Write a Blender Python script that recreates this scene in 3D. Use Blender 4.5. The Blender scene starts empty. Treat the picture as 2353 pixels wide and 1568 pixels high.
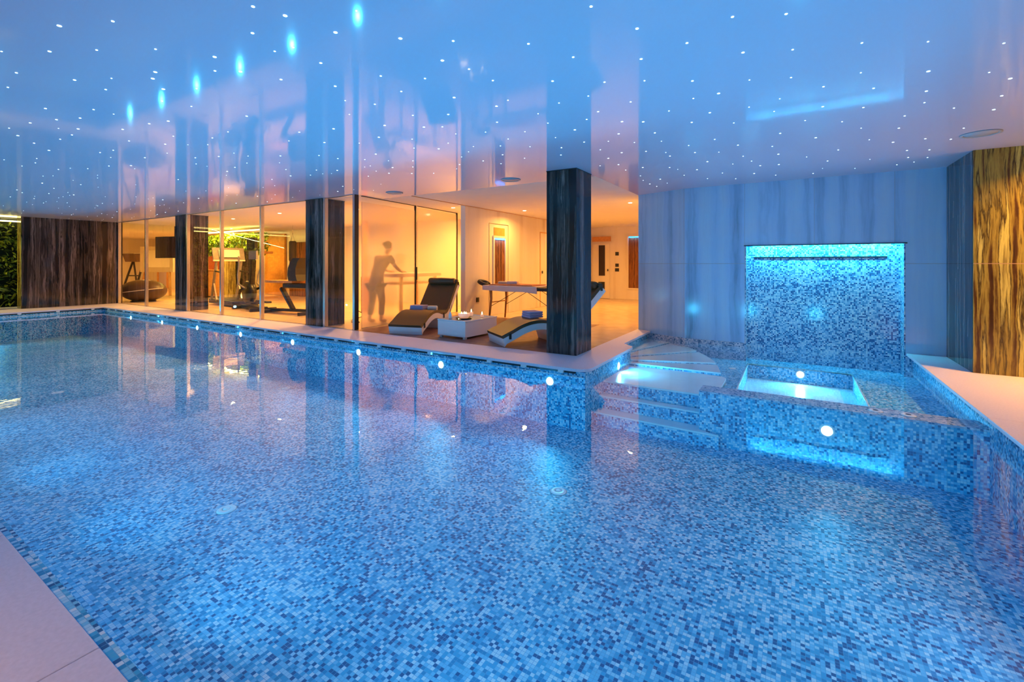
import bpy, bmesh, math, random
from mathutils import Vector, Matrix
random.seed(11)
PI = math.pi
sc = bpy.context.scene
COL = sc.collection
R = math.radians

# ------------------------------------------------------------------ materials
def mat(name):
    m = bpy.data.materials.new(name); m.use_nodes = True
    nt = m.node_tree; nt.nodes.clear()
    out = nt.nodes.new('ShaderNodeOutputMaterial')
    return m, nt, out
def N(nt, t, **k):
    n = nt.nodes.new(t)
    for a, b in k.items(): setattr(n, a, b)
    return n
def L(nt, a, b): nt.links.new(a, b)
def simple(name, col, rough=.5, metal=0, spec=.5, noise=0.0, nscale=20, emit=None, es=0, coat=0, bump=0.0):
    m, nt, out = mat(name)
    b = N(nt, 'ShaderNodeBsdfPrincipled')
    b.inputs['Base Color'].default_value = (*col, 1); b.inputs['Roughness'].default_value = rough
    b.inputs['Metallic'].default_value = metal; b.inputs['Specular IOR Level'].default_value = spec
    b.inputs['Coat Weight'].default_value = coat
    if noise or bump:
        g = N(nt, 'ShaderNodeNewGeometry'); n = N(nt, 'ShaderNodeTexNoise'); n.inputs['Scale'].default_value = nscale
        n.inputs['Detail'].default_value = 4
        L(nt, g.outputs['Position'], n.inputs['Vector'])
    if noise:
        r = N(nt, 'ShaderNodeValToRGB'); e = r.color_ramp.elements
        e[0].position = .3; e[1].position = .7
        e[0].color = (*[c*(1-noise) for c in col], 1); e[1].color = (*[min(1, c*(1+noise)) for c in col], 1)
        L(nt, n.outputs['Fac'], r.inputs['Fac']); L(nt, r.outputs['Color'], b.inputs['Base Color'])
    if bump:
        bp = N(nt, 'ShaderNodeBump'); bp.inputs['Strength'].default_value = bump; bp.inputs['Distance'].default_value = .01
        L(nt, n.outputs['Fac'], bp.inputs['Height']); L(nt, bp.outputs['Normal'], b.inputs['Normal'])
    if emit:
        b.inputs['Emission Color'].default_value = (*emit, 1); b.inputs['Emission Strength'].default_value = es
    L(nt, b.outputs[0], out.inputs[0])
    return m

def vmath(nt, op, a, b=None):
    n = N(nt, 'ShaderNodeVectorMath', operation=op)
    for i, v in enumerate((a, b)):
        if v is None: continue
        if isinstance(v, tuple): n.inputs[i].default_value = v
        else: L(nt, v, n.inputs[i])
    return n.outputs[0]
def fmath(nt, op, a, b=None, c=None, clamp=False):
    n = N(nt, 'ShaderNodeMath', operation=op); n.use_clamp = clamp
    for i, v in enumerate((a, b, c)):
        if v is None: continue
        if isinstance(v, (int, float)): n.inputs[i].default_value = v
        else: L(nt, v, n.inputs[i])
    return n.outputs[0]

def mosaic(name, stops, size=.0215, grout=(.30, .42, .5), rough=.12, patch=.25):
    m, nt, out = mat(name)
    b = N(nt, 'ShaderNodeBsdfPrincipled'); b.inputs['Roughness'].default_value = rough
    g = N(nt, 'ShaderNodeNewGeometry')
    p = vmath(nt, 'ADD', g.outputs['Position'], (100.0037, 100.0041, 100.0053))
    s = vmath(nt, 'MULTIPLY', p, (1/size,)*3)
    cell = vmath(nt, 'FLOOR', s)
    fr = vmath(nt, 'FRACTION', s)
    wn = N(nt, 'ShaderNodeTexWhiteNoise', noise_dimensions='3D'); L(nt, cell, wn.inputs['Vector'])
    no = N(nt, 'ShaderNodeTexNoise'); no.inputs['Scale'].default_value = 3.2; no.inputs['Detail'].default_value = 2
    L(nt, vmath(nt, 'MULTIPLY', cell, (size,)*3), no.inputs['Vector'])
    k = fmath(nt, 'MULTIPLY_ADD', fmath(nt, 'SUBTRACT', no.outputs['Fac'], .5), patch*2, wn.outputs['Value'])
    r = N(nt, 'ShaderNodeValToRGB'); cr = r.color_ramp; cr.interpolation = 'CONSTANT'
    cr.elements[0].position = 0; cr.elements[0].color = (*stops[0][1], 1)
    cr.elements[1].position = stops[1][0]; cr.elements[1].color = (*stops[1][1], 1)
    for q, c in stops[2:]:
        e = cr.elements.new(q); e.color = (*c, 1)
    L(nt, k, r.inputs['Fac'])
    # grout lines: distance to the cell border in the two in-plane axes
    d = vmath(nt, 'ABSOLUTE', vmath(nt, 'SUBTRACT', fr, (.5, .5, .5)))
    nn = vmath(nt, 'ABSOLUTE', g.outputs['True Normal'])
    w = vmath(nt, 'MULTIPLY', d, vmath(nt, 'SUBTRACT', (1, 1, 1), nn))
    sx = N(nt, 'ShaderNodeSeparateXYZ'); L(nt, w, sx.inputs[0])
    mx = fmath(nt, 'MAXIMUM', fmath(nt, 'MAXIMUM', sx.outputs[0], sx.outputs[1]), sx.outputs[2])
    gl = fmath(nt, 'GREATER_THAN', mx, .455)
    mix = N(nt, 'ShaderNodeMix', data_type='RGBA'); L(nt, gl, mix.inputs['Factor'])
    L(nt, r.outputs['Color'], mix.inputs['A']); mix.inputs['B'].default_value = (*grout, 1)
    L(nt, mix.outputs['Result'], b.inputs['Base Color'])
    L(nt, b.outputs[0], out.inputs[0])
    return m

def stripes(name, cols, scale=7.0, rough=.12, zs=.12, dist=1.2, joint=None, coat=0.0, detail=6):
    """polished stone with wavering vertical bands"""
    m, nt, out = mat(name)
    b = N(nt, 'ShaderNodeBsdfPrincipled'); b.inputs['Roughness'].default_value = rough
    b.inputs['Coat Weight'].default_value = coat; b.inputs['Coat Roughness'].default_value = .03
    g = N(nt, 'ShaderNodeNewGeometry')
    w = N(nt, 'ShaderNodeTexNoise'); w.inputs['Scale'].default_value = 1.0; w.inputs['Detail'].default_value = 5
    L(nt, vmath(nt, 'MULTIPLY', g.outputs['Position'], (3, 3, 2.2)), w.inputs['Vector'])
    off = vmath(nt, 'MULTIPLY', vmath(nt, 'SUBTRACT', w.outputs['Color'], (.5, .5, .5)), (dist*.1, dist*.1, 0))
    p = vmath(nt, 'MULTIPLY', vmath(nt, 'ADD', g.outputs['Position'], off), (scale, scale, scale*zs*.35))
    n = N(nt, 'ShaderNodeTexNoise'); n.inputs['Scale'].default_value = 1; n.inputs['Detail'].default_value = detail
    n.inputs['Roughness'].default_value = .56; L(nt, p, n.inputs['Vector'])
    r = N(nt, 'ShaderNodeValToRGB'); cr = r.color_ramp
    cr.elements[0].position = cols[0][0]; cr.elements[0].color = (*cols[0][1], 1)
    cr.elements[1].position = cols[1][0]; cr.elements[1].color = (*cols[1][1], 1)
    for q, c in cols[2:]:
        e = cr.elements.new(q); e.color = (*c, 1)
    L(nt, n.outputs['Fac'], r.inputs['Fac'])
    colr = r.outputs['Color']
    if joint:
        s = N(nt, 'ShaderNodeSeparateXYZ'); L(nt, g.outputs['Position'], s.inputs[0])
        hz = fmath(nt, 'LESS_THAN', fmath(nt, 'ABSOLUTE', fmath(nt, 'SUBTRACT', s.outputs[2], joint[0])), .004)
        vx = fmath(nt, 'LESS_THAN', fmath(nt, 'ABSOLUTE', fmath(nt, 'SUBTRACT', fmath(nt, 'FRACT', fmath(nt, 'MULTIPLY_ADD', s.outputs[0], 1/joint[1], joint[2])), .5)), .0022/joint[1])
        mk = fmath(nt, 'MAXIMUM', hz, vx)
        mix = N(nt, 'ShaderNodeMix', data_type='RGBA'); L(nt, mk, mix.inputs['Factor'])
        L(nt, colr, mix.inputs['A']); mix.inputs['B'].default_value = (*joint[3], 1)
        colr = mix.outputs['Result']
    L(nt, colr, b.inputs['Base Color'])
    L(nt, b.outputs[0], out.inputs[0])
    return m

def clear_glass(name, tint=(.97, .98, .98), ior=1.5, gloss_rough=0.0):
    m, nt, out = mat(name)
    t = N(nt, 'ShaderNodeBsdfTransparent'); t.inputs[0].default_value = (*tint, 1)
    gl = N(nt, 'ShaderNodeBsdfGlossy'); gl.inputs['Roughness'].default_value = gloss_rough; gl.inputs[0].default_value = (1, 1, 1, 1)
    f = N(nt, 'ShaderNodeFresnel'); f.inputs['IOR'].default_value = ior
    g = N(nt, 'ShaderNodeNewGeometry')
    k = fmath(nt, 'MULTIPLY', f.outputs[0], fmath(nt, 'SUBTRACT', 1, g.outputs['Backfacing']))
    mx = N(nt, 'ShaderNodeMixShader'); L(nt, k, mx.inputs[0]); L(nt, t.outputs[0], mx.inputs[1]); L(nt, gl.outputs[0], mx.inputs[2])
    L(nt, mx.outputs[0], out.inputs[0])
    return m, nt, gl, f, mx

M = {}
BL = [(0, (.006, .12, .32)), (.13, (.015, .32, .60)), (.27, (.05, .48, .76)), (.48, (.19, .64, .88)), (.68, (.42, .78, .94)), (.86, (.72, .90, .98))]
M['mosaic'] = mosaic('pool_mosaic', BL, grout=(.14, .45, .7), rough=.5)
M['mosaic_rim'] = mosaic('rim_mosaic', [(0, (.05, .16, .34)), (.22, (.30, .42, .62)), (.5, (.52, .6, .74)), (.8, (.75, .76, .85))], grout=(.5, .6, .7))
M['mosaic_niche'] = mosaic('niche_mosaic', [(0, (.02, .10, .28)), (.2, (.10, .32, .56)), (.42, (.34, .55, .74)), (.66, (.58, .72, .84)), (.88, (.8, .86, .9))], grout=(.3, .42, .6))
M['dark_stone'] = stripes('dark_striped_stone', [(.30, (.006, .006, .007)), (.45, (.012, .010, .010)), (.49, (.09, .068, .06)), (.53, (.016, .012, .012)), (.60, (.24, .18, .16)), (.64, (.03, .022, .02)), (.72, (.16, .12, .10))], scale=8.0, zs=.07, dist=.6, rough=.09, detail=4)
M['warm_lit_stone'] = stripes('warm_lit_striped_stone', [(.30, (.02, .010, .004)), (.40, (.09, .04, .012)), (.48, (.40, .30, .05)), (.53, (.05, .03, .012)), (.58, (.66, .56, .13)), (.66, (.20, .14, .03)), (.72, (.02, .012, .006))], scale=10, zs=.13, dist=.5, joint=(1.3, 50., .2, (.5, .3, .15)))  # the dark banded stone again, warm lamplight put into its gold colours
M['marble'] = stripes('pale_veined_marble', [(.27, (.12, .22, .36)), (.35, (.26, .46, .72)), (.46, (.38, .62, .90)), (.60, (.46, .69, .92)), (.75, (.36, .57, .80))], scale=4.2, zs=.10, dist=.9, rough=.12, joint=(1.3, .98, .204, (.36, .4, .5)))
M['warm_marble'] = stripes('cream_marble', [(.28, (.62, .5, .4)), (.42, (.78, .7, .6)), (.62, (.82, .75, .66)), (.78, (.72, .62, .5))], scale=2.6, zs=.15, dist=.8, rough=.25)
M['coping'] = simple('pale_coping_stone', (.80, .72, .80), .45, noise=.05, nscale=60, bump=.12)
M['coping_joint'] = simple('coping_joint', (.5, .42, .44), .7)
M['tread'] = simple('smooth_pale_tread', (.78, .92, .97), .3, noise=.05, nscale=6)
M['white_plastic'] = simple('white_fitting', (.82, .86, .88), .3)
M['grey_plastic'] = simple('grey_fitting', (.35, .42, .5), .4)
M['gap'] = simple('gap_shade', (.02, .025, .035), .6)  # dark base colour holds the shade of the gutter gap
M['travertine'] = simple('travertine_floor', (.72, .53, .34), .22, noise=.10, nscale=3.5)
M['deck_wood'] = stripes('reddish_brown_deck', [(.3, (.15, .06, .045)), (.5, (.24, .105, .08)), (.7, (.32, .15, .11))], scale=8, zs=.3, rough=.4)
M['white_paint'] = simple('white_plaster', (.82, .78, .72), .7, noise=.02, nscale=3)
M['steel'] = simple('brushed_steel', (.62, .6, .6), .25, 1)
M['dark_steel'] = simple('dark_metal', (.05, .05, .055), .35, .8)
M['chrome'] = simple('chrome', (.8, .8, .8), .12, 1)
M['black'] = simple('black_plastic', (.015, .013, .013), .35)
M['black_fabric'] = simple('black_upholstery', (.03, .024, .02), .55, bump=.1, nscale=200)
M['brown_vinyl'] = simple('dark_brown_upholstery', (.10, .052, .02), .42, noise=.06, nscale=30)
M['white_lacquer'] = simple('white_lacquer', (.86, .84, .86), .25)
M['wood'] = simple('honey_wood', (.62, .30, .07), .4, noise=.12, nscale=8)
M['leg_wood'] = simple('beech_leg', (.62, .28, .08), .4, noise=.1, nscale=15)
M['purple_towel'] = simple('lilac_towel', (.42, .36, .55), .9, bump=.4, nscale=160)
M['cream_towel'] = simple('cream_towel', (.84, .72, .58), .9, bump=.4, nscale=160)
M['pink_sheet'] = simple('pale_pink_sheet', (.82, .62, .58), .8, bump=.1, nscale=60)
M['brown_blanket'] = simple('rust_blanket', (.42, .16, .09), .85, bump=.3, nscale=90)
M['screen'] = simple('dark_screen', (.03, .015, .015), .15)
M['grey_screen'] = simple('silver_console', (.28, .25, .22), .3)
M['inlet_white'] = simple('inlet_white', (.96, .98, 1.0), .35)
M['wax'] = simple('candle_wax', (.85, .55, .45), .5, emit=(1, .45, .25), es=.5)
M['flame'] = simple('flame', (1, .8, .4), .5, emit=(1, .72, .3), es=25)
M['drape'] = stripes('brown_drape', [(.35, (.05, .015, .008)), (.5, (.30, .12, .04)), (.65, (.12, .04, .015))], scale=14, zs=.05, rough=.8)
M['blue_reflection'] = simple('blue_reflection_glow', (.1, .4, 1), .5, emit=(.03, .30, 1.), es=2.0)  # added glow for the blue mirrored in the wall panels
M['cyan_led'] = simple('cyan_led_strip', (.5, .9, 1), .5, emit=(.25, .85, 1.), es=6)
M['warm_led'] = simple('warm_led_strip', (1, .8, .3), .5, emit=(1, .78, .25), es=9)
M['star'] = simple('star_point', (1, 1, 1), .5, emit=(.62, .86, 1), es=3.2)
M['star_core'] = simple('star_core', (.3, .45, .7), .5, emit=(.4, .6, .9), es=.9)
M['lamp_warm'] = simple('downlight_glow', (1, .8, .5), .5, emit=(1, .78, .45), es=30)
M['lamp_pool'] = simple('pool_lamp_glow', (.8, .95, 1), .5, emit=(.75, .93, 1), es=16)
M['leaf_a'] = simple('bright_leaf', (.34, .42, .02), .5, noise=.35, nscale=9)
M['leaf_b'] = simple('dark_leaf', (.09, .17, .02), .5, noise=.35, nscale=9)
M['soil'] = simple('dark_backing', (.012, .02, .008), .9)
M['skin'] = simple('skin', (.55, .27, .17), .55)
M['tunic'] = simple('dark_red_tunic', (.16, .035, .03), .85)
M['trousers'] = simple('dark_trousers', (.05, .02, .02), .85)
M['hair'] = simple('dark_hair', (.03, .015, .01), .7)
M['lilac_panel'] = simple('lilac_door', (.48, .40, .55), .5)
M['red_panel'] = simple('terracotta_panel', (.45, .12, .05), .6)
M['bottle'] = simple('white_bottle', (.8, .72, .66), .3)

# glossy stretch ceiling: white lacquered film
m, nt, out = mat('stretch_ceiling')
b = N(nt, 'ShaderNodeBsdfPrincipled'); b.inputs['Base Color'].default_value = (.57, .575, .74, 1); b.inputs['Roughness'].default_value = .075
b.inputs['Specular IOR Level'].default_value = .13
g = N(nt, 'ShaderNodeNewGeometry'); n = N(nt, 'ShaderNodeTexNoise'); n.inputs['Scale'].default_value = 1.2; n.inputs['Detail'].default_value = 2
L(nt, g.outputs['Position'], n.inputs['Vector'])
bp = N(nt, 'ShaderNodeBump'); bp.inputs['Strength'].default_value = .06; bp.inputs['Distance'].default_value = .02
L(nt, n.outputs['Fac'], bp.inputs['Height']); L(nt, bp.outputs['Normal'], b.inputs['Normal'])
L(nt, b.outputs[0], out.inputs[0]); M['stretch'] = m

# water: clear, with Fresnel reflection and a faint ripple
m, nt, gl, fr, mx = clear_glass('pool_water', (.93, .98, 1.0), 1.33)
g = N(nt, 'ShaderNodeNewGeometry'); n = N(nt, 'ShaderNodeTexNoise'); n.inputs['Scale'].default_value = 4.0; n.inputs['Detail'].default_value = 3
L(nt, g.outputs['Position'], n.inputs['Vector'])
bp = N(nt, 'ShaderNodeBump'); bp.inputs['Strength'].default_value = .05; bp.inputs['Distance'].default_value = .02
L(nt, n.outputs['Fac'], bp.inputs['Height']); L(nt, bp.outputs['Normal'], gl.inputs['Normal']); L(nt, bp.outputs['Normal'], fr.inputs['Normal'])
M['water'] = m
M['glass'] = clear_glass('clear_glass')[0]

# frosted glass
m, nt, out = mat('frosted_glass')
rf = N(nt, 'ShaderNodeBsdfRefraction'); rf.inputs['Roughness'].default_value = .18; rf.inputs['IOR'].default_value = 1.3; rf.inputs[0].default_value = (1, .97, .93, 1)
tl = N(nt, 'ShaderNodeBsdfTranslucent'); tl.inputs[0].default_value = (.95, .88, .78, 1)
gl = N(nt, 'ShaderNodeBsdfGlossy'); gl.inputs['Roughness'].default_value = .1
m1 = N(nt, 'ShaderNodeMixShader'); m1.inputs[0].default_value = .26; L(nt, rf.outputs[0], m1.inputs[1]); L(nt, tl.outputs[0], m1.inputs[2])
m2 = N(nt, 'ShaderNodeMixShader'); m2.inputs[0].default_value = .05; L(nt, m1.outputs[0], m2.inputs[1]); L(nt, gl.outputs[0], m2.inputs[2])
L(nt, m2.outputs[0], out.inputs[0]); M['frosted'] = m

# ------------------------------------------------------------------ mesh builder
class MB:
    def __init__(s): s.bm = bmesh.new()
    def add(s, verts, faces, mi=0):
        vs = [s.bm.verts.new(v) for v in verts]
        for f in faces:
            try:
                ff = s.bm.faces.new([vs[i] for i in f]); ff.material_index = mi
            except ValueError: pass
        return s
    def box(s, x0, x1, y0, y1, z0, z1, bev=0, mi=0):
        if not bev:
            v = [(x, y, z) for z in (z0, z1) for y in (y0, y1) for x in (x0, x1)]
            return s.add(v, [(0, 2, 3, 1), (4, 5, 7, 6), (0, 1, 5, 4), (2, 6, 7, 3), (0, 4, 6, 2), (1, 3, 7, 5)], mi)
        t = bmesh.new(); bmesh.ops.create_cube(t, size=1)
        for v in t.verts: v.co = Vector(((x0+x1)/2+v.co.x*(x1-x0), (y0+y1)/2+v.co.y*(y1-y0), (z0+z1)/2+v.co.z*(z1-z0)))
        bmesh.ops.bevel(t, geom=t.edges[:], offset=bev, segments=2, affect='EDGES', profile=.6)
        return s.merge(t, mi)
    def merge(s, t, mi=0, mtx=None):
        mp = {}
        for v in t.verts: mp[v] = s.bm.verts.new(mtx @ v.co if mtx else v.co)
        for f in t.faces:
            ff = s.bm.faces.new([mp[v] for v in f.verts]); ff.material_index = mi; ff.smooth = f.smooth
        t.free(); return s
    def bar(s, a, b, w, h=None, bev=0, mi=0):
        """rectangular bar between two points"""
        h = h or w; a = Vector(a); b = Vector(b); d = b-a; ln = d.length
        t = bmesh.new(); bmesh.ops.create_cube(t, size=1)
        for v in t.verts: v.co = Vector((v.co.x*w, v.co.y*h, (v.co.z+.5)*ln))
        if bev: bmesh.ops.bevel(t, geom=t.edges[:], offset=bev, segments=2, affect='EDGES')
        q = d.to_track_quat('Z', 'Y').to_matrix().to_4x4()
        return s.merge(t, mi, Matrix.Translation(a) @ q)
    def tube(s, pts, r, seg=10, mi=0, cap=True):
        pts = [Vector(p) for p in pts]; rings = []
        rr = r if isinstance(r, (list, tuple)) else [r]*len(pts)
        up = Vector((0, 0, 1)); prev = None
        for i, p in enumerate(pts):
            d = (pts[min(i+1, len(pts)-1)]-pts[max(i-1, 0)]).normalized()
            if prev is None:
                a = d.cross(up) if abs(d.z) < .95 else d.cross(Vector((1, 0, 0)))
            else: a = prev - d*prev.dot(d)
            a.normalize(); prev = a; c = d.cross(a)
            rings.append([s.bm.verts.new(p+(a*math.cos(2*PI*k/seg)+c*math.sin(2*PI*k/seg))*rr[i]) for k in range(seg)])
        for i in range(len(rings)-1):
            for k in range(seg):
                f = s.bm.faces.new([rings[i][k], rings[i][(k+1) % seg], rings[i+1][(k+1) % seg], rings[i+1][k]]); f.smooth = True; f.material_index = mi
        if cap:
            for q in (rings[0], rings[-1]):
                try: s.bm.faces.new(q).material_index = mi
                except ValueError: pass
        return s
    def lathe(s, prof, c=(0, 0, 0), seg=24, mi=0, axis='Z', smooth=True):
        rings = []
        for r, z in prof:
            ring = []
            for k in range(seg):
                t = 2*PI*k/seg
                if axis == 'Z': v = (r*math.cos(t), r*math.sin(t), z)
                elif axis == 'Y': v = (r*math.cos(t), z, r*math.sin(t))
                else: v = (z, r*math.cos(t), r*math.sin(t))
                ring.append(s.bm.verts.new(Vector(v)+Vector(c)))
            rings.append(ring)
        for i in range(len(rings)-1):
            for k in range(seg):
                f = s.bm.faces.new([rings[i][k], rings[i][(k+1) % seg], rings[i+1][(k+1) % seg], rings[i+1][k]]); f.smooth = smooth; f.material_index = mi
        for q in (rings[0], rings[-1]):
            try: s.bm.faces.new(q).material_index = mi
            except ValueError: pass
        return s
    def prism(s, poly, z0, z1, mi=0):
        n = len(poly)
        v = [(x, y, z0) for x, y in poly]+[(x, y, z1) for x, y in poly]
        return s.add(v, [tuple(range(n-1, -1, -1)), tuple(range(n, 2*n))]+[(i, (i+1) % n, (i+1) % n+n, i+n) for i in range(n)], mi)
    def sweep(s, prof, x0, x1, mi=0):
        """extrude a closed (y,z) outline along x"""
        n = len(prof)
        v = [(x0, y, z) for y, z in prof]+[(x1, y, z) for y, z in prof]
        return s.add(v, [tuple(range(n)), tuple(range(2*n-1, n-1, -1))]+[(i, i+n, (i+1) % n+n, (i+1) % n) for i in range(n)], mi)
    def build(s, name, m, parent=None, loc=None, smooth=False, tri=False):
        bmesh.ops.recalc_face_normals(s.bm, faces=s.bm.faces[:])
        if tri: bmesh.ops.triangulate(s.bm, faces=s.bm.faces[:])
        me = bpy.data.meshes.new(name); s.bm.to_mesh(me); s.bm.free()
        for q in (m if isinstance(m, (list, tuple)) else [m]): me.materials.append(q)
        if smooth:
            for p in me.polygons: p.use_smooth = True
        o = bpy.data.objects.new(name, me); COL.objects.link(o)
        if parent: o.parent = parent
        if loc: o.location = loc
        return o
def tag(o, label, cat, group=None, kind=None):
    o['label'] = label; o['category'] = cat
    if group: o['group'] = group
    if kind: o['kind'] = kind
    return o
def thing(name, label, cat, loc=(0, 0, 0), rz=0, group=None):
    o = bpy.data.objects.new(name, None); COL.objects.link(o); o.empty_display_size = .1
    o.location = loc; o.rotation_euler = (0, 0, rz)
    return tag(o, label, cat, group)
def struct(o, label=None):
    o['kind'] = 'structure'
    if label: o['label'] = label
    return o
def box(name, m, *a, parent=None, bev=0):
    return MB().box(*a, bev=bev).build(name, m, parent)
def dup(root, loc, label=None, rz=None, group=None):
    r = root.copy(); COL.objects.link(r); r.location = loc
    if rz is not None: r.rotation_euler = (0, 0, rz)
    if label: r['label'] = label
    if group: r['group'] = group
    for ch in list(root.children):
        c = ch.copy(); COL.objects.link(c); c.parent = r
        for g in list(ch.children):
            d = g.copy(); COL.objects.link(d); d.parent = c
    return r
def area(name, loc, power, col, size, rot=(0, 0, 0), shape='DISK', sy=None, spread=PI, parent=None):
    l = bpy.data.lights.new(name, 'AREA'); l.energy = power; l.color = col; l.shape = shape; l.size = size; l.spread = spread
    if sy: l.size_y = sy
    o = bpy.data.objects.new(name, l); COL.objects.link(o); o.location = loc; o.rotation_euler = rot
    if parent: o.parent = parent
    return o

# ------------------------------------------------------------------ camera
cam = bpy.data.cameras.new('camera'); co = bpy.data.objects.new('camera', cam); COL.objects.link(co)
cam.sensor_width = 36; cam.lens = 1046/2353*36; cam.shift_y = -(784-606)/2353; cam.clip_start = .02
co.location = (0, 0, 1.30); co.rotation_euler = (R(90), 0, math.asin(.52483))
sc.camera = co
vs = sc.view_settings; vs.view_transform = 'Standard'; vs.look = 'None'; vs.gamma = 1; vs.use_curve_mapping = False; vs.exposure = 0.0
sc.display_settings.display_device = 'sRGB'
STARS = '-0.28,2.75;-0.03,2.87;0.36,3.49;0.70,3.68;1.10,3.95;-0.55,2.93;-0.27,3.25;0.00,3.37;1.18,4.50;0.41,4.03;0.81,4.25;1.35,4.73;-0.63,3.56;-0.27,3.76;-0.01,3.87;-0.50,3.93;0.20,4.20;0.53,4.44;0.89,4.73;1.43,5.18;-0.69,3.94;-0.09,4.32;-0.32,4.41;0.22,4.73;0.52,4.94;0.94,5.06;1.19,5.37;1.50,5.61;-0.93,4.15;-0.63,4.39;-0.14,4.65;0.10,5.10;-0.82,4.60;0.87,5.42;0.40,5.33;0.58,5.68;0.90,5.88;1.45,6.22;-0.48,4.83;-0.11,5.47;0.21,5.86;0.71,6.26;0.95,6.53;1.22,6.53;1.46,6.70;-0.72,5.36;-0.53,5.76;-0.20,6.03;0.46,6.63;1.16,7.09;1.38,7.19;-1.01,5.48;-0.76,6.00;-1.01,5.87;-0.15,6.50;0.15,6.85;1.25,7.57;1.46,7.70;1.37,7.94;0.85,7.44;0.39,7.27;-0.46,6.75;-0.96,6.48;-0.16,7.18;-0.38,7.13;1.21,8.04;-0.69,6.82;-0.53,6.39;-1.17,6.96;0.36,7.80;0.75,8.04;-0.89,7.41;-0.49,7.70;-0.22,8.01;0.26,8.16;-1.41,7.29;-1.15,7.77;-0.77,8.02;-1.79,7.86;-1.80,7.43;-1.40,6.79;-1.31,5.90;-2.00,1.97;-1.75,2.16;-1.38,2.43;-0.90,2.25;-0.76,2.60;-1.22,2.74;-1.98,2.33;-1.91,2.53;-2.52,2.29;-2.28,2.49;-1.88,2.78;-1.51,3.02;-1.19,3.24;-0.93,3.37;-0.85,3.00;-2.61,2.58;-3.01,2.67;-2.34,2.90;-2.00,3.18;-2.16,3.25;-1.67,3.46;-1.40,3.44;-1.15,3.75;-1.47,3.84;-1.64,3.99;-1.95,3.61;-2.40,3.62;-2.00,3.90;-1.87,4.24;-1.38,4.23;-1.21,4.34;-2.65,3.20;-2.94,3.05;-3.39,3.13;-3.10,3.37;-2.94,3.46;-2.98,3.72;-2.33,4.03;-2.68,3.83;-1.54,4.61;-1.21,4.77;-3.76,3.39;-3.51,3.63;-3.28,3.96;-2.62,4.17;-2.16,4.39;-1.97,4.72;-1.73,4.83;-1.50,5.03;-1.23,5.13;-4.13,3.44;-3.13,4.23;-2.85,4.37;-2.58,4.58;-2.29,4.81;-3.76,3.92;-3.54,4.10;-3.33,4.40;-3.06,4.74;-2.45,5.13;-1.94,5.14;-1.50,5.50;-1.77,5.41;-1.31,5.68;-4.37,3.89;-3.56,4.56;-2.92,5.04;-4.72,4.02;-4.51,4.23;-4.24,4.40;-3.46,4.89;-3.35,5.15;-3.86,4.90;-4.96,4.32;-4.78,4.56;-4.51,4.68;-5.17,4.61;-5.13,4.82;-4.85,5.01;-4.56,5.17;-4.07,5.10;-5.58,4.82;-2.02,6.04;-1.79,6.40;-2.26,5.98;-2.01,5.61;-2.05,6.45;-1.99,6.99;-2.06,7.39;-2.02,8.09;-1.47,6.60;-2.06,7.79;-3.54,0.85;-3.22,0.99;-4.02,0.92;-3.74,1.07;-3.41,1.26;-3.21,1.51;-2.41,1.32;-2.35,1.46;-2.69,1.47;-2.80,1.67;-2.65,1.70;-2.27,1.72;-1.98,1.63;-4.67,0.90;-4.28,0.76;-4.49,1.16;-4.22,1.29;-4.53,1.35;-3.82,1.41;-3.97,1.45;-4.14,1.58;-3.91,1.71;-3.44,1.62;-3.30,1.72;-3.19,1.95;-2.70,1.93;-2.96,2.24;-5.11,0.94;-5.53,1.24;-5.21,1.47;-5.87,1.39;-5.62,1.49;-6.22,1.29;-6.64,1.23;-6.95,1.35;-6.09,1.60;-6.43,1.64;-6.76,1.63;-5.73,1.84;-6.21,2.05;-7.23,1.53;-8.25,1.77;-7.16,2.08;-6.88,2.12;-7.02,2.48;-4.45,1.69;-4.39,1.88;-4.25,2.27;-3.15,2.48;-3.41,2.73;-5.03,1.96;-5.28,1.90;-4.92,2.44;-5.30,2.47;-5.64,2.58;-5.58,2.22;-6.03,2.32;-4.71,2.97;-4.31,2.83;-3.91,2.94;-4.44,3.22;-6.48,2.82;-6.87,3.00;-6.15,2.94;-5.81,3.12;-6.23,3.33;-5.46,3.33;-6.18,3.85;-6.25,4.29;-5.85,4.11;-5.03,3.57;-4.97,3.80;-7.04,3.48;-6.65,3.39;-6.57,4.17;-5.61,4.28;-8.72,1.57;-9.06,1.80;-8.52,2.34;-10.34,2.75;-8.04,2.43;-7.75,2.58;-8.95,2.14;-10.70,2.36;-12.47,2.48;-12.01,3.09;-12.52,3.06;-12.19,2.78;-14.19,3.15;-13.46,2.51'
# ------------------------------------------------------------------ the setting
W, PF, CZ = -.12, -.77, 2.65
FY, NY, LX, RX = 5.25, .63, -17.65, 1.47        # pool wall faces

def slabs(name, x0, x1, y0, y1, step, axis='x', m='coping', bev=.006):
    mb = MB(); a, b = (x0, x1) if axis == 'x' else (y0, y1)
    t = a
    while t < b-1e-4:
        e = min(b, t+step)
        if axis == 'x': mb.box(t+.0015, e-.0015, y0, y1, -.035, 0, bev)
        else: mb.box(x0, x1, t+.0015, e-.0015, -.035, 0, bev)
        t = e
    return struct(mb.build(name, M[m]))
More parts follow.
